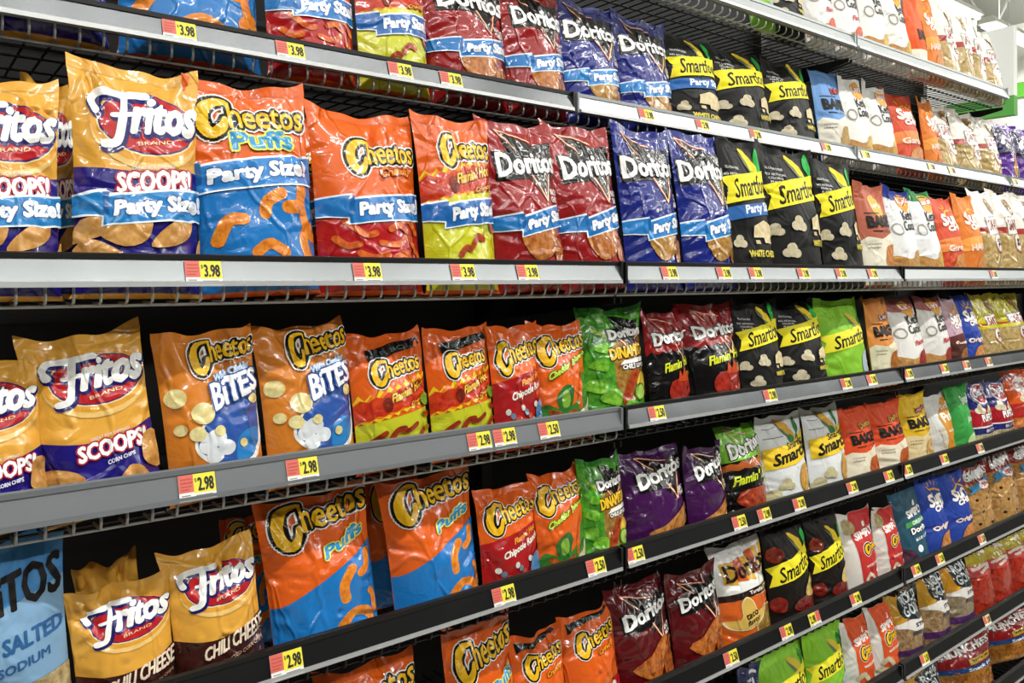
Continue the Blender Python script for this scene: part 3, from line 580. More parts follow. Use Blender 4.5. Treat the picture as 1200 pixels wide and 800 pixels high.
a.band('colour_panel', 'B02A24', 0.16, 0.40); a.text('flavour_text', 'PUFFCORN', 0.28, 0.965, 0.25, 0.36, 'FFFFFF', dv=0.02, bold=0.014); a.band('picture', film('D88A4A', 'B05A24'), -0.3, 0.14)
def simply(a, u0=0.26, chip_c=None):
    a.text('logo', 'SIMPLY', 0.30, 0.90, 0.60, 0.70, 'F8F4F0', dv=0.05, bold=0.010); a.smooth('logo', 'F8F4F0', [(0.62, 0.76), (0.66, 0.82), (0.72, 0.83), (0.69, 0.77)], 3)
a = design('simply_red', 'white and red simple cheese puff bag', 'DED8D0', matte=True)
a.poly('colour_panel', 'C23230', [(0.26, -0.3), (0.24, 0.80), (0.5, 1.1), (0.88, 1.1), (1, 0.9), (1, -0.3)]); a.chip([(0.1, 0.72), (0.14, 0.9), (0.34, 0.9), (0.4, 0.78), (0.28, 0.70)], 'C8BA8C', 'A09060')
simply(a); a.cheetos(0.42, 0.94, 0.42, 0.50, 0.05, 1.6); a.text('flavour_text', 'WHITE CHEDDAR', 0.36, 0.92, 0.2, 0.235, 'F2DCD4', dv=0.03, bold=0.003); a.puff([(0.34, 0.04), (0.45, 0.1), (0.56, 0.03)], 0.04, 'E0D6C0', 'B8AC90'); a.ell('flavour_text', 'F2ECE6', 0.8, 0.09, 0.06)
a = design('simply_orange', 'white and orange white-cheddar puff bag', 'D8D6CE', matte=True)
a.poly('colour_panel', 'DA5524', [(0.22, -0.02), (0.24, 1.1), (0.86, 1.1), (1, 0.6), (1, -0.02)]); simply(a); a.cheetos(0.36, 0.94, 0.42, 0.54, 0.05, 1.5); a.text('flavour_text', 'WHITE CHEDDAR', 0.36, 0.94, 0.25, 0.29, 'F8E8DC', dv=0.04, bold=0.004)
a.puff([(0.2, 0.12), (0.34, 0.16), (0.46, 0.06)], 0.06, 'D8CCAE', 'B8A880'); a.puff([(0.1, 0.02), (0.3, -0.02), (0.5, -0.05)], 0.06, 'D8CCAE', 'B8A880'); a.ell('flavour_text', 'F2ECE6', 0.88, 0.13, 0.06)
a = design('simply_teal', 'teal blue organic blue corn chip bag', '2C5468', matte=True); simply(a); a.poly('flavour_text', '4E9A4E', [(0.2, 0.46), (1, 0.52), (1, 0.60), (0.2, 0.54)]); a.text('flavour_text', 'ORGANIC', 0.4, 0.94, 0.49, 0.545, 'DCF0DC', dv=0.03, bold=0.006)
a.text('logo', 'Doritos', 0.30, 0.95, 0.36, 0.44, 'F4F4F4', dv=0.05, bold=0.012, outl=[('101418', 0.035)]); a.text('flavour_text', 'BLUE CORN', 0.36, 0.92, 0.25, 0.29, 'DCE8F0', dv=0.04, bold=0.005); a.ell('flavour_text', 'E8F0F4', 0.45, 0.13, 0.08); a.ell('flavour_text', 'E8F0F4', 0.85, 0.16, 0.07); a.chip([(0.0, -0.1), (0.02, 0.16), (0.3, 0.1), (0.36, -0.1)], '5A3A4A', '38202E')
a = design('simply_gold', 'white and amber simple puff bag', 'D4D4D0', matte=True); a.poly('colour_panel', 'CF8A26', [(0.3, -0.3), (0.36, 0.2), (0.28, 0.6), (0.7, 0.95), (1, 0.9), (1, -0.3)])
a.text('logo', 'Simply', 0.5, 0.97, 0.70, 0.80, 'F6EEE0', dv=0.05, bold=0.008); a.text('logo', 'Puffs', 0.40, 0.97, 0.50, 0.66, 'FBF6EC', dv=0.03, bold=0.016); a.text('flavour_text', 'WHITE CHEDDAR', 0.4, 0.95, 0.32, 0.36, 'F2E4CC', bold=0.004); a.puff([(0.24, 0.4), (0.3, 0.2), (0.24, 0.06)], 0.06, 'E4DCCC', 'C4B8A0')
a = design('simply_green', 'bright green simple potato crisp bag', '3C9C48', matte=True); a.text('logo', 'Simply', 0.4, 0.97, 0.62, 0.80, 'E4F8E4', dv=0.03, bold=0.016); a.text('flavour_text', 'Jalapeno', 0.4, 0.96, 0.34, 0.44, 'D0F0D0', dv=0.02, bold=0.006); a.smooth('picture', 'C8E0A0', [(0.3, 0.0), (0.4, 0.14), (0.8, 0.16), (0.7, 0.0)], 3)
a = design('cookies', 'brown mini cookie bag with blue ribbon', 'A8763E', seal='8E1E1C')
a.band('picture', film('B98C52', '8E622C'), -0.3, 0.72); a.band('colour_panel', '8E1E1C', 0.72, 1.1)
for i in range(9):
    x, y = 0.18+0.3*(i % 3)+0.1*((i//3) % 2), 0.02+0.2*(i//3); a.ell('picture', film('C49A60', 'A4763C'), x, y, 0.19, 0.17); a.ell('picture', '3A1E14', x+0.04, y+0.03, 0.035)
for k in range(7): a.stroke('logo', 'E4E4E0', [(0.16+0.1*k, 0.78), (0.24+0.1*k, 0.95)], 0.02, n=1)
a.text('logo', "GRANDMA'S", 0.14, 0.96, 0.76, 0.90, 'F0EEEA', dv=0.05, bold=0.018); a.poly('flavour_text', '3A86B4', [(0.1, 0.54), (0.18, 0.60), (0.14, 0.66), (0.3, 0.70), (0.9, 0.78), (0.92, 0.66), (0.3, 0.60)]); a.ell('flavour_text', 'F0D8D4', 0.6, 0.66, 0.2, 0.10); a.text('flavour_text', 'MINI', 0.48, 0.74, 0.63, 0.69, 'B02A34', dv=0.02, bold=0.01)
def rold(a, gold):
    a.smooth('colour_panel', gold, [(0, 0.45), (0, 1.1), (0.5, 1.1), (0.4, 0.6), (0.2, 0.48)], 4); a.smooth('logo', '1E2A30', [(0.26, 0.62), (0.3, 0.86), (0.6, 0.95), (1.0, 0.92), (1, 0.56), (0.7, 0.50), (0.4, 0.54)], 4)
    a.text('logo', 'ROLD', 0.38, 0.92, 0.735, 0.87, 'DCE4E4', dv=0.03, bold=0.008); a.text('logo', 'GOLD', 0.34, 0.96, 0.57, 0.71, 'DCE4E4', dv=0.02, bold=0.008)
    a.smooth('colour_panel', 'E2DEDA', [(0, 0.46), (0.3, 0.40), (0.6, 0.30), (1, 0.36), (1, 0.53), (0.7, 0.48), (0.4, 0.52)], 4); a.text('flavour_text', 'STICKS', 0.52, 0.94, 0.385, 0.44, '2A2624', dv=0.02, bold=0.008)
    a.band('flavour_text', '3A3438', 0.27, 0.33, 0.4, 1.0, 4); a.band('colour_panel', '4E2A5E', -0.02, 0.08)
a = design('rold_a', 'brown pretzel stick bag with gold corner', '8A6A48', name_obj='pretzel_bag'); a.band('picture', film('A88A62', '6E5234'), -0.3, 0.5); rold(a, 'C0902A')
a = design('rold_b', 'amber topped pretzel bag with dark round logo', '8E6E4A', seal='E09A26', name_obj='pretzel_bag'); a.band('picture', film('9A8A6E', '6E604A'), -0.3, 0.5); rold(a, 'DB9A24'); a.band('colour_panel', 'E09A26', 0.92, 1.1)
a = design('funyun', 'red crunchy snack bag with yellow top', 'A82C1E', seal='B8A82E'); a.band('picture', film('B23822', '8A2014'), -0.3, 0.55); a.band('colour_panel', 'B8A83A', 0.72, 1.1); a.band('colour_panel', 'C24A48', 0.54, 0.72)
for y, x0, x1 in ((0.66, 0.12, 0.8), (0.60, 0.3, 0.95), (0.86, 0.5, 0.8)): a.stroke('logo', 'EEDCD2', [(x0, y), ((x0+x1)/2, y+0.035), (x1, y+0.01)], 0.035)
a = design('munchies', 'red and golden snack mix bag with blue band', '9C1A1A'); a.band('picture', film('C98A34', '8E5418'), -0.3, 0.40); a.band('colour_panel', '1E4A8C', lambda u: 0.30+0.05*u, lambda u: 0.42+0.05*u)
a.text('logo', 'MUNCHIES', 0.1, 0.965, 0.66, 0.80, 'EEEAE4', dv=0.14, bold=0.018, outl=[('5A1010', 0.04)]); a.poly('flavour_text', 'D8B23A', [(0.45, 0.46), (0.9, 0.52), (0.9, 0.64), (0.45, 0.58)]); a.text('flavour_text', 'SNACK MIX', 0.5, 0.86, 0.52, 0.56, '5A3010', dv=0.04, bold=0.006); a.text('flavour_text', 'Snack Mix', 0.4, 0.95, 0.33, 0.40, 'E4ECF4', dv=0.05, bold=0.008)
for x, y in ((0.2, 0.12), (0.5, 0.06), (0.75, 0.16), (0.4, 0.2), (0.85, 0.0)): a.stroke('picture', film('C07A34', '8E4E18'), [(x+0.1*math.cos(k*1.05), y+0.06*math.sin(k*1.05)) for k in range(7)], 0.03, n=2)
a = design('navy_clear', 'small navy and brown pretzel bag', '26305E'); a.smooth('picture', film('8A6A44', '5E4528'), [(0.05, -0.1), (0.1, 0.6), (0.6, 0.7), (0.7, -0.1)], 4); a.stroke('logo', 'EEEEF2', [(0.6, 0.5), (0.66, 0.8)], 0.03); a.stroke('logo', 'EEEEF2', [(0.4, 0.82), (0.6, 0.9), (0.85, 0.88)], 0.03)


# ------------------------------------------------------------------ the bag itself
SEAL = 0.945
GU = {0: (54, 78), 1: (36, 50), 2: (22, 30)}
class Bag:
    """front or back skin of a filled pillow bag as a function of (u, v in 0..1 over the full height)"""
    def __init__(s, w, h, t, seed, puff=1.0):
        s.w, s.h, s.t = w, h, t; R = np.random.RandomState(seed)
        s.ear = R.uniform(0.01, 0.06, 2)*h*0.7; s.sag = R.uniform(0.0, 0.035)*h
        s.flop = R.uniform(-0.25, 0.5); s.ph = R.uniform(0, 6.3, 6); s.wave = R.uniform(0.002, 0.005)
        s.cr = []
        for i in range(15):      # creases running down from the top seal
            u = R.uniform(0.06, 0.94); L = R.uniform(0.10, 0.34); a = R.uniform(-0.25, 0.25)+(0.5-u)*0.25
            s.cr.append((u, SEAL, u+a*L*2, SEAL-L, R.uniform(0.0015, 0.0045), R.uniform(0.007, 0.016)))
        for i in range(10):      # creases from the side seams
            e = R.randint(0, 2); v = R.uniform(0.12, 0.9); L = R.uniform(0.12, 0.38)
            s.cr.append((float(e), v, e+(L if e == 0 else -L), v+R.uniform(-0.12, 0.12), R.uniform(0.0015, 0.0038), R.uniform(0.007, 0.015)))
        for i in range(9):       # short creases anywhere on the face
            u, v = R.uniform(0.15, 0.85), R.uniform(0.2, 0.85); a = R.uniform(0, 3.14); L = R.uniform(0.05, 0.16)
            s.cr.append((u, v, u+L*math.cos(a), v+L*math.sin(a), R.uniform(-0.0022, 0.0022), R.uniform(0.007, 0.014)))
        s.lump = [(R.uniform(0.1, 0.9), R.uniform(0.05, 0.7), R.uniform(-0.004, 0.004), R.uniform(0.018, 0.045)) for i in range(16)]
    def co(s, u, v, side=-1):
        u = np.asarray(u, float); v = np.asarray(v, float)
        vv = np.clip(v/SEAL, 0, 1)
        lo = np.clip(vv/0.16, 0, 1); lo = np.sqrt(np.clip(1-(1-lo)**2, 0, 1))
        hi = np.clip((vv-0.42)/0.58, 0, 1); hi = np.cos(hi*math.pi/2)**0.85
        pv = lo*hi
        e = np.abs(2*u-1)
        pu = np.clip(1-e**2.7, 0, 1)
        x = (u-0.5)*s.w*(1-0.085*np.clip(lo*hi, 0, 1)**0.8)
        z = v*s.h
        top = np.clip((v-0.62)/0.38, 0, 1)**2
        z = z - s.sag*top*(1-e**2) + top*np.where(u < 0.5, s.ear[0], s.ear[1])*e**3
        y = -s.t/2*pu*pv
        d = np.zeros_like(y)
        X, Z = u*s.w, v*s.h
        for (a, b, c, f, amp, wd) in s.cr:
            ax, az, bx, bz = a*s.w, b*s.h, c*s.w, f*s.h
            dx, dz = bx-ax, bz-az; l2 = dx*dx+dz*dz
            t = np.clip(((X-ax)*dx+(Z-az)*dz)/l2, 0, 1)
            q = np.hypot(X-ax-t*dx, Z-az-t*dz)/wd
            d += amp*(np.exp(-(q*1.5)**2)*1.2 - 0.45*np.exp(-((q-1.15)*2.2)**2))*(1-0.75*t)
        for (a, b, amp, wd) in s.lump:
            d -= amp*np.exp(-(((X-a*s.w)**2+(Z-b*s.h)**2)/wd**2))
        d *= np.clip(pu*3, 0, 1)*np.clip(pv*3, 0.0, 1)
        y = y + d
        if side > 0: y = -y
        # the top seal ripples and flops over, shared by both skins
        y = y + top*(s.wave*2*np.sin(u*9+s.ph[0]) + s.wave*np.sin(u*19+s.ph[1])) + s.flop*0.03*np.clip((v-0.8)/0.2, 0, 1)**2
        z = z + 0.0025*top*np.sin(u*14+s.ph[2])
        return np.stack([x, y, z], -1)
    def nrm(s, u, v, side=-1, h=0.004):
        a = s.co(np.clip(u+h, 0, 1), v, side)-s.co(np.clip(u-h, 0, 1), v, side)
        b = s.co(u, np.clip(v+h, 0, 1), side)-s.co(u, np.clip(v-h, 0, 1), side)
        n = np.cross(a, b)*(-side)
        n /= np.maximum(np.linalg.norm(n, axis=-1, keepdims=True), 1e-12)
        return n
def clip_axis(poly, ax, lo, hi):
    for sgn, lim in ((1, lo), (-1, hi)):
        out = []; n = len(poly)
        for i in range(n):
            a, b = poly[i], poly[(i+1) % n]
            da, db = sgn*(a[ax]-lim), sgn*(b[ax]-lim)
            if da >= 0: out.append(a)
            if (da > 0 > db) or (da < 0 < db):
                t = da/(da-db); out.append((a[0]+(b[0]-a[0])*t, a[1]+(b[1]-a[1])*t))
        poly = out
        if len(poly) < 3: return []
    return poly
def cut(tris, nu, nv):
    """cut flat artwork into the bag's grid cells so that it follows every fold"""
    P = []; F = []; idx = {}
    def vid(p):
        k = (round(p[0], 5), round(p[1], 5))
        if k not in idx: idx[k] = len(P); P.append(k)
        return idx[k]
    e0 = 0.004
    for t in tris:
        t = [(p[0], V0+(1-V0)*p[1]) for p in t]
        us = [p[0] for p in t]; vs = [p[1] for p in t]
        if max(us) < e0 or min(us) > 1-e0 or max(vs) < 0.02 or min(vs) > 0.998: continue
        if min(us) < e0 or max(us) > 1-e0: t = clip_axis(t, 0, e0, 1-e0)
        if not t: continue
        if min(vs) < 0.02 or max(vs) > 0.998: t = clip_axis(t, 1, 0.02, 0.998)
        if not t: continue
        us = [p[0] for p in t]; vs = [p[1] for p in t]
        if (max(us)-min(us))*nu < 1.0 and (max(vs)-min(vs))*nv < 1.0:
            pieces = [t]
        else:
            pieces = []
            for i in range(int(min(us)*nu), int(max(us)*nu-1e-9)+1):
                q = clip_axis(t, 0, i/nu, (i+1)/nu)
                if not q: continue
                qv = [p[1] for p in q]
                for j in range(int(min(qv)*nv), int(max(qv)*nv-1e-9)+1):
                    r = clip_axis(q, 1, j/nv, (j+1)/nv)
                    if r: pieces.append(r)
        for p in pieces:
            ids = []
            for c in p:
                k = vid(c)
                if k not in ids: ids.append(k)
            if len(ids) < 3: continue
            ar = sum(P[ids[i]][0]*P[ids[(i+1) % len(ids)]][1]-P[ids[(i+1) % len(ids)]][0]*P[ids[i]][1] for i in range(len(ids)))
            if abs(ar) < 1e-9: continue
            F.append(tuple(ids if ar > 0 else ids[::-1]))
    return P, F
CUTS = {}
def art_cut(art, lod):
    k = (art.name, lod)
    if k not in CUTS:
        nu, nv = [int(q*(1.7 if lod < 2 else 1.4)) for q in GU[lod]]; res = {}
        for part, layers in art.parts.items():
            P = []; lay = []; F = []; M = []; mats = []
            for m, ly, tris in layers:
                p, f = cut(tris, nu, nv); n = len(P)
                if not f: continue
                if m not in mats: mats.append(m)
                P += p; lay += [ly]*len(p); F += [tuple(i+n for i in q) for q in f]; M += [mats.index(m)]*len(f)
            if F: res[part] = (np.array(P), np.array(lay), F, M, mats)
        CUTS[k] = res
    return CUTS[k]
def make_bag(art, w, h, t, seed, lod):
    root = empty(art.obj)
    B = Bag(w, h, t, seed); nu, nv = GU[lod]
    bg = film(art.bg, None, art.matte); sl = film(art.seal, None, art.matte)
    js = int(round(SEAL*nv))
    U, V = np.meshgrid(np.arange(nu+1)/nu, np.arange(nv+1)/nv)
    def skin(j0, j1):
        vs = []; ns = []; fs = []
        for side in (-1, 1):
            u = U[j0:j1+1].ravel(); v = V[j0:j1+1].ravel(); n0 = sum(len(x) for x in vs)
            c = B.co(u, v, side)
            nn = B.nrm(u, v, side)
            if j0 > 0: c = c + nn*0.0006
            vs.append(c); ns.append(nn)
            for j in range(j1-j0):
                for i in range(nu):
                    a = n0+j*(nu+1)+i; q = (a, a+1, a+nu+2, a+nu+1)
                    fs.append(q if side < 0 else q[::-1])
        return np.concatenate(vs), fs, np.concatenate(ns)
    v, f, n = skin(0, js); new_mesh('pouch', v, f, [bg], None, root, True, n)
    v, f, n = skin(js, nv); new_mesh('top_seal', v, f, [sl], None, root, True, n)
    for part, (P, lay, F, M, mats) in art_cut(art, lod).items():
        c = B.co(P[:, 0], P[:, 1]); nn = B.nrm(P[:, 0], P[:, 1])
        c = c + nn*(0.0009 + 0.00017*lay)[:, None]
        new_mesh(part, c, F, mats, M, root, True, nn)
    return root

# ------------------------------------------------------------------ the store: shell and gondola
# rail: (front lip bottom relative to the eye); decks in metres above the floor
RAIL_B = [EYE + d for d in (0.7375, 0.377, -0.012, -0.3215, -0.619, -0.940, -1.234, -1.512)]
SHELF_Y = [0.15, 0.15, 0.0, 0.0, 0.0, 0.0, 0.0, 0.0]
DECK = [b - 0.022 for b in RAIL_B]
JOINT = [-1.20, 0.0205, 1.2407, 2.4607, 3.681, 4.901, 6.12]
BACK = 0.52
blk = mat_plain('black_enamel', '0B0B0C', 0.42)
blk2 = mat_plain('black_board', '050506', 0.7)
floor_m = mat_plain('polished_tile', '8C877C', 0.25, bump=0.02, bscale=3)
white_m = mat_plain('white_paint', 'E6E8E2', 0.6)
o = new_mesh('floor', [(-8, -8, 0), (26, -8, 0), (26, 12, 0), (-8, 12, 0), (-8, -8, -0.1), (26, -8, -0.1), (26, 12, -0.1), (-8, 12, -0.1)],
             [(0, 1, 2, 3), (7, 6, 5, 4), (0, 4, 5, 1), (1, 5, 6, 2), (2, 6, 7, 3), (3, 7, 4, 0)], [floor_m]); tag(o, None, None, kind='structure')
m = MB(); m.box(-8, 26, -8, 12, 5.6, 5.7); o = m.build('ceiling', mat_plain('roof_deck', 'C9CBC2', 0.8)); tag(o, None, None, kind='structure')
m = MB(); m.box(25.8, 26, -8, 12, 0, 5.6); o = m.build('wall_right', white_m); tag(o, None, None, kind='structure')
m = MB(); m.box(-8, 26, 11.8, 12, 0, 5.6); o = m.build('wall_back', white_m); tag(o, None, None, kind='structure')
m = MB(); m.box(12.0, 12.3, 1.6, 11.8, 0, 5.0); o = m.build('wall_far', white_m); tag(o, None, None, kind='structure')
m = MB(); m.box(11.97, 12.0, 1.6, 11.8, 4.10, 4.30); o = m.build('trim_1', mat_plain('green_stripe', '5FB43A', 0.5)); tag(o, None, None, kind='structure')
r = empty('hanging_sign', (6.4, 1.55, 3.0)); tag(r, 'pale and green hanging aisle sign beyond the end of the top shelf', 'sign')
m = MB(); m.box(-0.03, 0.03, -0.45, 0.45, 0.0, 0.5); m.build('board', mat_plain('sign_pale', 'EEF1EC', 0.5), r)
m = MB(); m.box(-0.034, 0.034, -0.452, 0.452, -0.14, 0.0); m.build('green_band', mat_plain('sign_green', '4FA43A', 0.5), r)
for yy in (-0.4, 0.4):
    m = MB(); m.tube([(0, yy, 0.5), (0, yy, 2.6)], 0.004); m.build('cable', mat_plain('cable_grey', '9A9C98', 0.5), r)
# roof trusses: chords and web bars
steel = mat_plain('painted_steel', 'C6C9BE', 0.6)
for x in (4.5, 8.0, 11.5, 15.0, 18.5, 22.0):
    m = MB()
    m.box(x-0.05, x+0.05, -8, 11.8, 5.5, 5.6); m.box(x-0.04, x+0.04, -8, 11.8, 4.86, 4.94)
    for k in range(30):
        y = -8+k*0.66
        m.tube([(x, y, 4.9), (x, y+0.33, 5.55)], 0.018); m.tube([(x, y+0.33, 5.55), (x, y+0.66, 4.9)], 0.018)
    o = m.build('roof_truss', steel); tag(o, 'pale grey open-web steel truss under the store ceiling', 'truss', 'roof trusses under the ceiling')
# strip lamps in rows along the aisle
lampm = lamp_mat('lamp_tube', (1.0, 0.98, 0.92, 1), 6.0)
for y in (-4.4, -1.55, 2.6):  # row behind the camera is unseen, added to fill the lower shelves
    for x in (-1.6, 1.6, 4.8, 8.0, 11.2, 14.4):
        r = empty('strip_light', (x, y, 4.55)); tag(r, 'long white fluorescent strip light hanging below the trusses', 'ceiling light', 'strip lights over the aisles')
        m = MB(); m.prism([(-0.10, 0.0), (0.10, 0.0), (0.06, 0.07), (-0.06, 0.07)], -1.45, 1.45); m.build('housing', white_m, r)
        for yy in (-0.05, 0.05):
            m = MB(); m.tube([(-1.42, yy, -0.025), (1.42, yy, -0.025)], 0.02, 8); m.build('lamp_tube', lampm, r)
        for xx in (-1.1, 1.1):
            m = MB(); m.tube([(xx, 0, 0.07), (xx, 0, 1.05)], 0.006); m.build('hanger', steel, r)
        ud = bpy.data.lights.new('bounce_fill', 'AREA'); ud.shape = 'RECTANGLE'; ud.size = 2.84; ud.size_y = 0.16  # added upward fill, stands in for light bounced onto the ceiling
        ud.energy = LAMP_W*0.35; ud.color = (1.0, 0.985, 0.95)
        uo = bpy.data.objects.new('bounce_fill', ud); COL.objects.link(uo); uo.parent = r; uo.location = (0, 0, 0.09); uo.rotation_euler = (math.pi, 0, 0)
        ld = bpy.data.lights.new('strip_glow', 'AREA'); ld.shape = 'RECTANGLE'; ld.size = 2.84; ld.size_y = 0.06
        ld.energy = LAMP_W*(0.95 if y < -4 else 0.8); ld.color = (1.0, 0.985, 0.95)
        lo = bpy.data.objects.new('strip_glow', ld); COL.objects.link(lo); lo.parent = r; lo.location = (0, 0, -0.05)

# gondola: uprights, back boards, shelves
for i, x in enumerate(JOINT):
    m = MB(); m.box(x-0.016, x+0.016, BACK-0.035, BACK+0.01, 0, 2.72 if i < 5 else 2.12)
    o = m.build('shelf_upright', blk); tag(o, 'tall black steel upright post behind the shelf joint', 'upright', 'upright posts of the shelving')
for i in range(len(JOINT)-1):
    m = MB(); m.box(JOINT[i]+0.016, JOINT[i+1]-0.016, BACK, BACK+0.012, 0, 2.70 if i < 4 else 2.10)
    o = m.build('back_board', blk2); tag(o, 'black pegboard back panel behind the snack shelves', 'back panel', 'back panels of the shelving')
for i in range(len(JOINT)-1):
    m = MB(); m.box(JOINT[i]+0.001, JOINT[i+1]-0.001, 0.03, BACK-0.04, 0, 0.075)
    o = m.build('plinth', blk); tag(o, 'black base plinth under the bottom shelf', 'plinth', 'plinths of the shelving')
def rail_mat(name, c, rough, metal):
    return mat_plain(name, c, rough, metal, 0.6 if metal else 0.25)
SILVER = rail_mat('clear_silver_channel', '9A9EA1', 0.22, 0.85)
GREY = rail_mat('grey_enamel', '6F7376', 0.45, 0.0)
LIGHT = rail_mat('light_grey_channel', 'A6ABAC', 0.3, 0.4)
DARK = rail_mat('dark_channel', '0D0E0F', 0.4, 0.0)
MIDD = rail_mat('smoky_channel', '3C3F41', 0.24, 0.5)
EDGE = rail_mat('pale_edge', 'B8BABB', 0.3, 0.3)
WIRE = mat_plain('zinc_wire', 'A9ABA8', 0.35, 0.6)
BLACK_SHADE_WIRE = mat_plain('black_shade_wire', '17181A', 0.35, 0.2)
RAILS = {0: [LIGHT, LIGHT, LIGHT, LIGHT], 1: [MIDD, MIDD, LIGHT, LIGHT, LIGHT], 2: [SILVER, SILVER, SILVER, LIGHT, LIGHT, LIGHT], 3: [GREY, GREY, SILVER, SILVER, SILVER],
         4: [DARK]*6, 5: [DARK]*6, 6: [DARK]*6, 7: [DARK]*6}
RCOL = ['light grey', 'smoky grey', 'silver', 'plain grey', 'black', 'black', 'black', 'black']
LEV = ['top level', 'second level', 'third level', 'fourth level', 'fifth level', 'sixth level', 'seventh level', 'bottom level']
SECT = ['far left', 'left', 'middle', 'right', 'far right', 'farthest']
def rail_pt(lev, h):
    """point on the tilted face of the price rail at height h (0..1) above its bottom edge: (y, z)"""
    return SHELF_Y[lev] - 0.012*(1-h), RAIL_B[lev] + 0.002 + 0.034*h
for lev in range(8):
    first, last = (0, 5) if lev > 0 else (1, 4)
    for sct in range(first, last):
        if lev >= 6 and sct < 1: continue
        x0, x1 = JOINT[sct]+0.004, JOINT[sct+1]-0.004
        if lev == 0 and sct == 3: x1 = 3.665
        zb, ys = RAIL_B[lev], SHELF_Y[lev]
        r = empty('wire_shelf', ((x0+x1)/2, ys, zb)); X0, X1 = x0-(x0+x1)/2, x1-(x0+x1)/2
        mats = RAILS[lev]; rm = mats[min(sct, len(mats)-1)]
        grey_lip = (lev == 3 and sct < 2) or lev == 0 or (lev == 1 and sct >= 2)
        m = MB(); m.prism([(-0.012, 0.002), (-0.0135, 0.0), (0.004, 0.0), (0.006, 0.036), (0.0, 0.036)], X0+0.006, X1-0.006); m.build('price_rail', rm, r)
        m = MB(); m.prism([(-0.0145, 0.0055), (-0.0155, -0.002), (0.0, -0.002), (0.0, 0.0)], X0+0.006, X1-0.006); m.build('rail_edge', EDGE if not (lev == 3 and sct < 2) else rm, r)
        m = MB(); m.prism([(-0.002, 0.036), (-0.002, 0.0435), (0.004, 0.045), (0.009, 0.0435), (0.009, -0.001), (0.006, -0.001), (0.006, 0.036)], X0, X1); m.build('front_lip', rm if grey_lip else blk, r)
        for xx in (X0, X1-0.006):
            m = MB(); m.box(xx, xx+0.006, -0.010, 0.006, -0.003, 0.043); m.build('rail_end', rm if grey_lip else blk, r)
        wire = WIRE if lev in (1, 2) or (lev == 3 and sct < 2) or lev == 0 else BLACK_SHADE_WIRE
        m = MB(); hk = MB(); n = int((x1-x0)/0.0335); dk = -0.0255; depth = BACK-0.06-ys
        for k in range(n+1):
            x = X0+0.01+(X1-X0-0.02)*k/n
            hk.tube([(x, 0.002, 0.004), (x, 0.0, dk+0.010), (x, 0.003, dk+0.003), (x, 0.012, dk), (x, 0.05, dk)], 0.0021, 6)
            m.tube([(x, 0.05, dk), (x, depth, dk)], 0.0021, 6)
        hk.tube([(X0, 0.02, dk-0.0032), (X1, 0.02, dk-0.0032)], 0.0022, 6)
        for y in (0.055, 0.12, 0.22, depth-0.02):
            m.tube([(X0, y, dk-0.0042), (X1, y, dk-0.0042)], 0.0024, 6)
        m.build('wire_deck', BLACK_SHADE_WIRE, r); hk.build('front_hooks', wire, r)  # decks black even behind zinc hooks: shade put into the wire colour
        for xx in (X0+0.004, X1-0.008):
            m = MB(); m.add([(xx+a, b, c) for a in (0, 0.004) for b, c in ((0.01, dk-0.008), (0.01, dk-0.020), (depth, dk-0.075), (depth+0.03, dk-0.075), (depth+0.03, dk-0.008))],
                  [(0, 1, 2, 3, 4), (9, 8, 7, 6, 5), (0, 5, 6, 1), (1, 6, 7, 2), (2, 7, 8, 3), (3, 8, 9, 4), (4, 9, 5, 0)]); m.build('bracket', blk, r)
        tag(r, '%s-fronted wire shelf on the %s, %s section' % (RCOL[lev], LEV[lev], SECT[sct]), 'shelf', 'wire shelves of the snack aisle')

# ------------------------------------------------------------------ price tags clipped to the rails
TAG_RED = mat_plain('tag_red', 'D9685A', 0.5); TAG_YEL = mat_plain('tag_yellow', 'EDE03A', 0.5); TAG_WHT = mat_plain('tag_white', 'ECECE8', 0.5)
TAG_INK = mat_plain('tag_ink', '1A1A12', 0.6); TAG_FNT = mat_plain('tag_faint_ink', 'BE5048', 0.6); TAG_GRY = mat_plain('tag_grey_ink', '8A8A86', 0.6); TAG_PALE = mat_plain('tag_pale', 'E6C98A', 0.5)
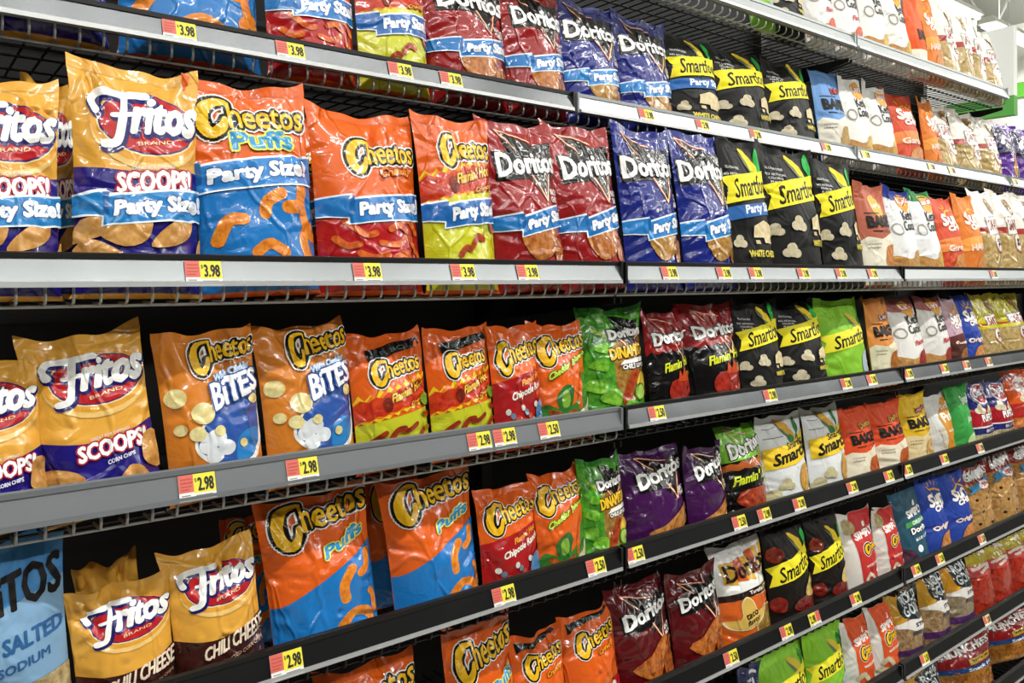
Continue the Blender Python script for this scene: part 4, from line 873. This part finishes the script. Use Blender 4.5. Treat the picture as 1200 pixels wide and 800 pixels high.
# (level, x, width, price, flipped)
TAGS = [
(1, 0.375, 0.052, '3.98', False),
(1, 0.562, 0.052, '3.98', False),
(1, 0.783, 0.052, '3.98', False),
(1, 0.900, 0.052, '3.98', False),
(1, 1.475, 0.052, '3.98', False),
(1, 1.691, 0.052, '2.98', False),
(1, 1.923, 0.052, '2.98', False),
(1, 2.286, 0.052, '2.98', False),
(1, 2.521, 0.052, '2.98', False),
(1, 2.982, 0.052, '2.00', False),
(1, 3.147, 0.052, '2.00', False),
(1, 3.737, 0.052, '2.50', False),
(2, 0.367, 0.052, '3.98', False),
(2, 0.633, 0.052, '3.98', False),
(2, 0.826, 0.052, '3.98', False),
(2, 0.977, 0.052, '3.98', False),
(2, 1.387, 0.052, '3.98', False),
(2, 1.583, 0.052, '3.98', False),
(2, 1.709, 0.052, '3.98', False),
(2, 1.920, 0.052, '3.98', False),
(2, 2.107, 0.052, '3.98', False),
(2, 2.280, 0.052, '2.98', False),
(2, 3.130, 0.052, '2.00', False),
(3, 0.358, 0.052, '2.98', False),
(3, 0.519, 0.052, '2.98', False),
(3, 0.862, 0.052, '2.98', False),
(3, 0.921, 0.052, '2.98', False),
(3, 1.031, 0.052, '2.50', False),
(3, 1.345, 0.052, '2.50', False),
(3, 1.770, 0.052, '2.98', False),
(3, 2.134, 0.052, '2.98', False),
(3, 2.275, 0.052, '2.98', False),
(3, 2.497, 0.052, '2.98', False),
(3, 2.741, 0.052, '2.98', False),
(3, 2.907, 0.052, '2.00', False),
(3, 3.087, 0.052, '2.00', False),
(4, 0.493, 0.052, '2.98', False),
(4, 0.919, 0.052, '2.98', False),
(4, 1.159, 0.052, '2.50', False),
(4, 1.276, 0.052, '2.50', False),
(4, 1.643, 0.052, '2.50', False),
(4, 1.745, 0.052, '2.98', False),
(4, 1.900, 0.052, '2.98', False),
(4, 2.166, 0.052, '2.98', False),
(4, 2.375, 0.052, '2.98', False),
(4, 2.492, 0.052, '2.98', False),
(4, 2.741, 0.052, '2.98', False),
(4, 3.016, 0.052, '2.98', False),
(5, 1.610, 0.052, '2.50', False),
(5, 1.842, 0.052, '2.98', False),
(5, 1.973, 0.052, '2.98', True),
(5, 2.184, 0.052, '2.98', False),
(5, 2.547, 0.052, '2.98', False),
(5, 2.710, 0.052, '2.50', False),
(5, 3.030, 0.052, '2.50', False),
(6, 2.604, 0.052, '2.50', False),
(6, 3.073, 0.052, '2.00', False),
]
NTH = ['leftmost', 'second', 'third', 'fourth', 'fifth', 'sixth', 'seventh', 'eighth', 'ninth', 'tenth', 'eleventh', 'twelfth', 'thirteenth', 'fourteenth', 'fifteenth']
seen = {}
for (lev, x, w, price, flip) in sorted(TAGS):
    i = seen.get(lev, 0); seen[lev] = i+1
    ntot = len([q for q in TAGS if q[0] == lev])
    (y0, z0), (y1, z1) = rail_pt(lev, -0.06), rail_pt(lev, 0.96)
    L = math.hypot(y1-y0, z1-z0); ang = math.atan2(y1-y0, z1-z0)
    r = empty('price_tag', (x, y0-0.0022, z0), (-ang, 0, 0))
    a = w/2
    def quad(u0, u1, v0, v1, d): return [(u0*w-a, -d, v0*L), (u1*w-a, -d, v0*L), (u1*w-a, -d, v1*L), (u0*w-a, -d, v1*L)]
    m = MB(); m.box(-a, a, -0.0004, 0.0004, 0, L); m.build('card', TAG_WHT, r)
    ru = (0.62, 1.0) if flip else (0.0, 0.40); yu = (0.0, 0.62) if flip else (0.40, 1.0)
    m = MB(); m.add(quad(ru[0], ru[1], 0.32, 1.0, 0.0006), [(0, 1, 2, 3)]); rp = m.build('red_panel', TAG_RED if lev > 1 or x < 2.4 else TAG_PALE, r)
    m = MB(); m.add(quad(yu[0], yu[1], 0.26, 1.0, 0.0006), [(0, 1, 2, 3)]); yp = m.build('yellow_panel', TAG_YEL if x < 2.9 else TAG_PALE, r)
    def print_on(name, s, u0, u1, v0, v1, mt, bold=0.0, par=r):
        P, T, E = glyphs(s); V = [((u0+(u1-u0)*p[0])*w-a, -0.0009, (v0+(v1-v0)*p[1])*L) for p in P]; F = [tuple(t) for t in T]
        if bold:
            for e in E:
                p, q = V[e[0]], V[e[1]]; dx, dz = q[0]-p[0], q[2]-p[2]; l = math.hypot(dx, dz) or 1; nx, nz = -dz/l*bold, dx/l*bold; k = len(V)
                V += [(p[0]+nx, -0.00093, p[2]+nz), (p[0]-nx, -0.00093, p[2]-nz), (q[0]-nx, -0.00093, q[2]-nz), (q[0]+nx, -0.00093, q[2]+nz)]; F.append((k, k+1, k+2, k+3))
        new_mesh(name, V, F, [mt], None, par)
    print_on('price', price, yu[0]+0.12, yu[1]-0.06, 0.34, 0.84, TAG_INK, 0.0007, yp)
    if x < 2.2:
        print_on('currency_mark', '$', yu[0]+0.03, yu[0]+0.09, 0.66, 0.84, TAG_INK, 0.0, yp)
        m = MB()
        for v, e in ((0.84, 0.9), (0.70, 0.95), (0.56, 0.85), (0.44, 0.7)):
            m.add(quad(ru[0]+0.05, ru[0]+(ru[1]-ru[0])*e, v-0.035, v+0.02, 0.0009), [(0, 1, 2, 3)])
        m.build('faint_print', TAG_FNT, rp)
        m = MB()
        for u0, u1, v in ((0.06, 0.3, 0.2), (0.06, 0.22, 0.1), (0.45, 0.9, 0.16), (0.5, 0.8, 0.07)): m.add(quad(u0, u1, v-0.02, v+0.02, 0.0007), [(0, 1, 2, 3)])
        m.build('fine_print', TAG_GRY, r)
    pos = NTH[i] + (' tag' if i == 0 else ' tag from left')
    tag(r, 'price tag reading %s on the %s rail, %s' % (price, LEV[lev], pos), 'price tag', 'price tags on the %s rail' % LEV[lev])


# ------------------------------------------------------------------ bags on the shelves
# (design, shelf level, x, width, height, depth offset, lean back, turn, roll, seed)
BAGS = [
('smart_green', 0, 2.027, 0.126, 0.224, 0.00, 8, 0, 0, 11),
('smart', 0, 2.176, 0.190, 0.282, 0.00, 8, 0, 0, 12),
('kettle_pink', 0, 2.353, 0.172, 0.287, 0.00, 8, 0, 0, 13),
('kettle_pink', 0, 2.522, 0.186, 0.305, 0.00, 8, 0, 0, 14),
('kettle_gold', 0, 2.706, 0.176, 0.335, 0.00, 8, 0, 0, 15),
('kettle_gold', 0, 2.862, 0.160, 0.340, 0.00, 8, 0, 0, 16),
('baked_top', 0, 2.996, 0.129, 0.337, 0.00, 8, 0, 0, 17),
('sun_orange', 0, 3.121, 0.157, 0.355, 0.00, 8, 0, 0, 18),
('santitas', 0, 3.267, 0.153, 0.360, 0.00, 8, 0, 0, 19),
('santitas', 0, 3.406, 0.130, 0.360, 0.00, 8, 0, 0, 20),
('santitas', 0, 3.517, 0.134, 0.355, 0.00, 8, 0, 0, 21),
('santitas', 0, 3.658, 0.169, 0.324, 0.00, 8, 0, 0, 22),
('fritos_party', 1, 0.197, 0.182, 0.322, 0.00, 8, 0, 0, 23),
('puffs_party', 1, 0.417, 0.252, 0.322, 0.00, 8, 0, 0, 24),
('crunchy_party', 1, 0.631, 0.186, 0.322, 0.00, 8, 0, 0, 25),
('flamin_party', 1, 0.804, 0.170, 0.322, 0.00, 8, 0, 0, 26),
('nacho_party', 1, 0.994, 0.223, 0.322, 0.00, 8, 0, 0, 27),
('nacho_party', 1, 1.181, 0.188, 0.322, 0.00, 8, 0, 0, 28),
('cool_party', 1, 1.363, 0.201, 0.322, 0.00, 8, 0, 0, 29),
('cool_party', 1, 1.556, 0.205, 0.322, 0.00, 8, 0, 0, 30),
('smart_party', 1, 1.752, 0.212, 0.322, 0.00, 8, 0, 0, 31),
('smart', 1, 1.978, 0.262, 0.322, 0.00, 8, 0, 0, 32),
('smart', 1, 2.223, 0.249, 0.322, 0.00, 8, 0, 0, 33),
('baked_blue', 1, 2.433, 0.174, 0.322, 0.00, 8, 0, 0, 34),
('kettle_gold', 1, 2.590, 0.167, 0.322, 0.00, 8, 0, 0, 35),
('kettle_gold', 1, 2.756, 0.182, 0.322, 0.00, 8, 0, 0, 36),
('sun_red', 1, 2.937, 0.241, 0.322, 0.00, 8, 0, 0, 37),
('sun_orange', 1, 3.114, 0.123, 0.322, 0.00, 8, 0, 0, 38),
('santitas', 1, 3.230, 0.224, 0.322, 0.00, 8, 0, 0, 39),
('santitas', 1, 3.458, 0.216, 0.322, 0.00, 8, 0, 0, 40),
('santitas', 1, 3.655, 0.221, 0.322, 0.00, 8, 0, 0, 41),
('purple_bag', 1, 3.848, 0.214, 0.322, 0.00, 8, 0, 0, 42),
('purple_bag', 1, 4.061, 0.233, 0.322, 0.00, 8, 0, 0, 43),
('fritos_party', 2, 0.118, 0.157, 0.309, 0.00, 8, 0, 0, 5),
('fritos_party', 2, 0.198, 0.072, 0.331, 0.12, 8, 0, 0, 45),
('fritos_party', 2, 0.293, 0.183, 0.351, 0.00, 8, 0, 1, 46),
('puffs_party', 2, 0.479, 0.204, 0.353, 0.00, 8, 0, -2, 47),
('crunchy_party', 2, 0.604, 0.076, 0.331, 0.12, 8, 0, 0, 48),
('crunchy_party', 2, 0.677, 0.216, 0.340, 0.00, 8, 0, 0, 49),
('flamin_party', 2, 0.865, 0.175, 0.344, 0.00, 8, 0, 0, 50),
('nacho_party', 2, 1.040, 0.192, 0.355, 0.00, 8, 0, -2, 51),
('nacho_party', 2, 1.219, 0.194, 0.366, 0.00, 8, 0, -3, 52),
('cool_party', 2, 1.409, 0.199, 0.387, 0.00, 8, 0, 0, 53),
('cool_party', 2, 1.613, 0.205, 0.399, 0.00, 8, 0, 0, 54),
('smart_party', 2, 1.786, 0.189, 0.400, 0.00, 8, 0, 0, 55),
('smart', 2, 2.012, 0.258, 0.400, 0.00, 8, 0, 0, 56),
('smart', 2, 2.240, 0.218, 0.383, 0.00, 8, 0, 0, 57),
('baked_rust', 2, 2.438, 0.190, 0.326, 0.00, 8, 0, 0, 58),
('kettle_blue', 2, 2.604, 0.184, 0.323, 0.00, 8, 0, 0, 59),
('kettle_green', 2, 2.772, 0.178, 0.329, 0.00, 8, 0, 0, 60),
('sun_red', 2, 2.935, 0.205, 0.321, 0.00, 8, 0, 0, 61),
('sun_orange', 2, 3.109, 0.183, 0.339, 0.00, 8, 0, 0, 62),
('santitas', 2, 3.275, 0.194, 0.359, 0.00, 8, 0, 0, 63),
('santitas', 2, 3.461, 0.209, 0.372, 0.00, 8, 0, 0, 64),
('santitas', 2, 3.670, 0.243, 0.375, 0.00, 8, 0, 0, 65),
('fritos', 3, 0.116, 0.132, 0.229, 0.00, 8, 0, -4, 66),
('fritos', 3, 0.252, 0.162, 0.262, 0.00, 8, 0, -7, 67),
('bites', 3, 0.409, 0.155, 0.260, 0.00, 8, 0, -4, 68),
('bites', 3, 0.565, 0.167, 0.262, 0.00, 8, 0, -3, 69),
('flamin', 3, 0.717, 0.159, 0.243, 0.00, 8, 0, -2, 70),
('flamin', 3, 0.867, 0.154, 0.250, 0.00, 8, 0, -1, 71),
('chipotle', 3, 0.995, 0.126, 0.248, 0.00, 8, 0, 0, 72),
('jalapeno', 3, 1.120, 0.150, 0.247, 0.00, 8, 0, 0, 73),
('dinamita', 3, 1.287, 0.197, 0.279, 0.00, 8, 0, 0, 74),
('nacho_hot', 3, 1.455, 0.149, 0.268, 0.00, 8, 0, 0, 75),
('nacho_hot', 3, 1.634, 0.227, 0.277, 0.00, 8, 0, 0, 76),
('smart', 3, 1.831, 0.193, 0.279, 0.00, 8, 0, 0, 77),
('smart', 3, 2.036, 0.228, 0.279, 0.00, 8, 0, 0, 78),
('smart_green', 3, 2.258, 0.258, 0.279, 0.00, 8, 0, 0, 79),
('baked_tan', 3, 2.456, 0.153, 0.279, 0.00, 8, 0, 0, 80),
('kettle_red', 3, 2.634, 0.225, 0.279, 0.00, 8, 0, 0, 81),
('kettle_red', 3, 2.825, 0.186, 0.279, 0.00, 8, 0, 0, 82),
('sun_pale', 3, 2.960, 0.131, 0.273, 0.00, 8, 0, 0, 83),
('sun_blue', 3, 3.088, 0.186, 0.279, 0.00, 8, 0, 0, 84),
('santitas_yellow', 3, 3.252, 0.186, 0.279, 0.00, 8, 0, 0, 85),
('santitas_yellow', 3, 3.488, 0.270, 0.279, 0.00, 8, 0, 0, 86),
('tostito_blue', 4, 0.123, 0.189, 0.288, 0.00, 4, 0, -4, 87),
('fritos', 4, 0.295, 0.091, 0.213, 0.13, 8, 176, 8, 88),
('fritos_chili', 4, 0.281, 0.141, 0.195, 0.00, 8, 0, -4, 89),
('fritos_chili', 4, 0.416, 0.143, 0.223, 0.00, 8, 0, -5, 90),
('puffs', 4, 0.505, 0.099, 0.222, 0.13, 8, 0, 0, 91),
('puffs', 4, 0.595, 0.205, 0.267, 0.00, 8, 0, -4, 92),
('puffs', 4, 0.796, 0.126, 0.238, 0.13, 8, 0, 0, 93),
('puffs', 4, 0.816, 0.201, 0.267, 0.00, 8, 0, -3, 94),
('chipotle', 4, 0.980, 0.151, 0.225, 0.00, 8, 0, 0, 95),
('jalapeno', 4, 1.117, 0.143, 0.232, 0.00, 8, 0, 0, 96),
('dinamita', 4, 1.240, 0.137, 0.242, 0.00, 8, 0, 0, 97),
('purple', 4, 1.419, 0.224, 0.234, 0.00, 8, 0, 0, 98),
('purple', 4, 1.595, 0.158, 0.225, 0.00, 8, 0, 0, 99),
('lime_hot', 4, 1.756, 0.177, 0.256, 0.00, 8, 0, 0, 100),
('smart_white', 4, 1.945, 0.229, 0.258, 0.00, 8, 0, 0, 101),
('smart_white', 4, 2.151, 0.200, 0.261, 0.00, 8, 0, 0, 102),
('baked_cheese', 4, 2.333, 0.182, 0.245, 0.00, 8, 0, 0, 103),
('baked_cheese', 4, 2.510, 0.196, 0.247, 0.00, 8, 0, 0, 104),
('baked_yellow', 4, 2.691, 0.186, 0.258, 0.00, 8, 0, 0, 105),
('simply_gold', 4, 2.864, 0.195, 0.234, 0.00, 8, 0, 0, 106),
('simply_green', 4, 3.021, 0.162, 0.256, 0.00, 8, 0, 0, 107),
('puffcorn', 4, 3.177, 0.179, 0.253, 0.00, 8, 0, 0, 108),
('puffcorn', 4, 3.356, 0.207, 0.245, 0.00, 8, 0, 0, 109),
('puffcorn_orange', 4, 3.584, 0.269, 0.267, 0.00, 8, 0, 0, 110),
('puffs_low', 5, 0.687, 0.194, 0.267, 0.00, 10, 0, 0, 111),
('puffs_low', 5, 0.923, 0.169, 0.287, 0.00, 10, 0, 0, 112),
('crunchy', 5, 1.066, 0.143, 0.229, 0.00, 10, 0, 0, 113),
('crunchy', 5, 1.213, 0.166, 0.233, 0.00, 10, 0, 0, 114),
('spicy', 5, 1.380, 0.201, 0.253, 0.00, 10, 0, 0, 115),
('spicy', 5, 1.571, 0.194, 0.243, 0.00, 10, 0, 0, 116),
('taco', 5, 1.764, 0.211, 0.263, 0.00, 9, 0, 0, 117),
('smart_hot', 5, 1.969, 0.211, 0.283, 0.00, 8, 0, 0, 118),
('smart_hot', 5, 2.155, 0.180, 0.268, 0.00, 8, 0, 0, 119),
('simply_red', 5, 2.329, 0.190, 0.248, 0.00, 8, 0, 0, 120),
('simply_red', 5, 2.488, 0.153, 0.236, 0.00, 8, 0, 0, 121),
('simply_teal', 5, 2.650, 0.193, 0.257, 0.00, 8, 0, 0, 122),
('sun_blue', 5, 2.819, 0.185, 0.282, 0.00, 8, 0, 0, 123),
('sun_blue', 5, 2.995, 0.187, 0.268, 0.00, 8, 0, 0, 124),
('cookies', 5, 3.179, 0.229, 0.263, 0.00, 8, 0, 0, 125),
('cookies', 5, 3.409, 0.262, 0.279, 0.00, 8, 0, 0, 126),
('cookies', 5, 3.663, 0.268, 0.280, 0.00, 8, 0, 0, 127),
('navy_clear', 6, 1.780, 0.088, 0.241, 0.00, 8, 0, 0, 128),
('smart_green', 6, 1.946, 0.247, 0.246, 0.00, 8, 0, 0, 129),
('smart_green', 6, 2.149, 0.200, 0.244, 0.00, 8, 0, 0, 130),
('simply_orange', 6, 2.313, 0.158, 0.222, 0.00, 8, 0, 0, 131),
('simply_orange', 6, 2.467, 0.161, 0.225, 0.00, 8, 0, 0, 132),
('rold_a', 6, 2.622, 0.217, 0.236, 0.00, 8, 0, 0, 133),
('rold_a', 6, 2.819, 0.192, 0.256, 0.00, 8, 0, 0, 134),
('rold_b', 6, 3.009, 0.217, 0.254, 0.00, 8, 0, 0, 135),
('funyun', 6, 3.192, 0.178, 0.253, 0.00, 8, 0, 0, 136),
('funyun', 6, 3.360, 0.189, 0.244, 0.00, 8, 0, 0, 137),
('funyun', 6, 3.531, 0.189, 0.244, 0.00, 8, 0, 0, 138),
('funyun', 6, 3.719, 0.220, 0.242, 0.00, 8, 0, 0, 139),
('rold_a', 7, 2.777, 0.258, 0.205, 0.00, 8, 0, 0, 140),
('munchies', 7, 3.165, 0.330, 0.177, 0.04, 8, -14, 0, 141),
('munchies', 7, 3.557, 0.330, 0.171, 0.04, 8, -14, 0, 142),
]
LEVEL = ['top shelf', 'second shelf', 'third shelf', 'fourth shelf', 'fifth shelf', 'sixth shelf', 'seventh shelf', 'bottom shelf']
ORD = {1: [''], 2: ['left of two', 'right of two'], 3: ['leftmost of three', 'middle of three', 'rightmost of three'],
       4: ['leftmost of four', 'second of four', 'third of four', 'rightmost of four']}
count = {}
for b in BAGS: count.setdefault((b[0], b[1], b[5] > 0.05), []).append(b[2])
for (d, lev, x, w, h, dy, lean, turn, roll, seed) in BAGS:
    art = DESIGNS[d]
    t = min(max(0.40*w, 0.05), 0.10)
    o = make_bag(art, w, h, t, seed, 0 if x < 1.35 else (1 if x < 2.6 else 2))
    o.location = (x, SHELF_Y[lev] + 0.012 + t/2 + dy, DECK[lev] + 0.0005 + 0.3*w*abs(math.sin(math.radians(roll))))
    o.rotation_euler = (-math.radians(lean), math.radians(roll), math.radians(turn))
    k = (d, lev, dy > 0.05); xs = sorted(count[k])
    pos = ORD[len(xs)][xs.index(x)] if len(xs) in ORD else ''
    where = ('behind front row of ' if dy > 0.05 else 'on ') + LEVEL[lev]
    tag(o, art.label + ', ' + (pos + ' ' if pos else '') + where, 'snack bag', art.label.split(' with ')[0] + 's on the ' + LEVEL[lev])
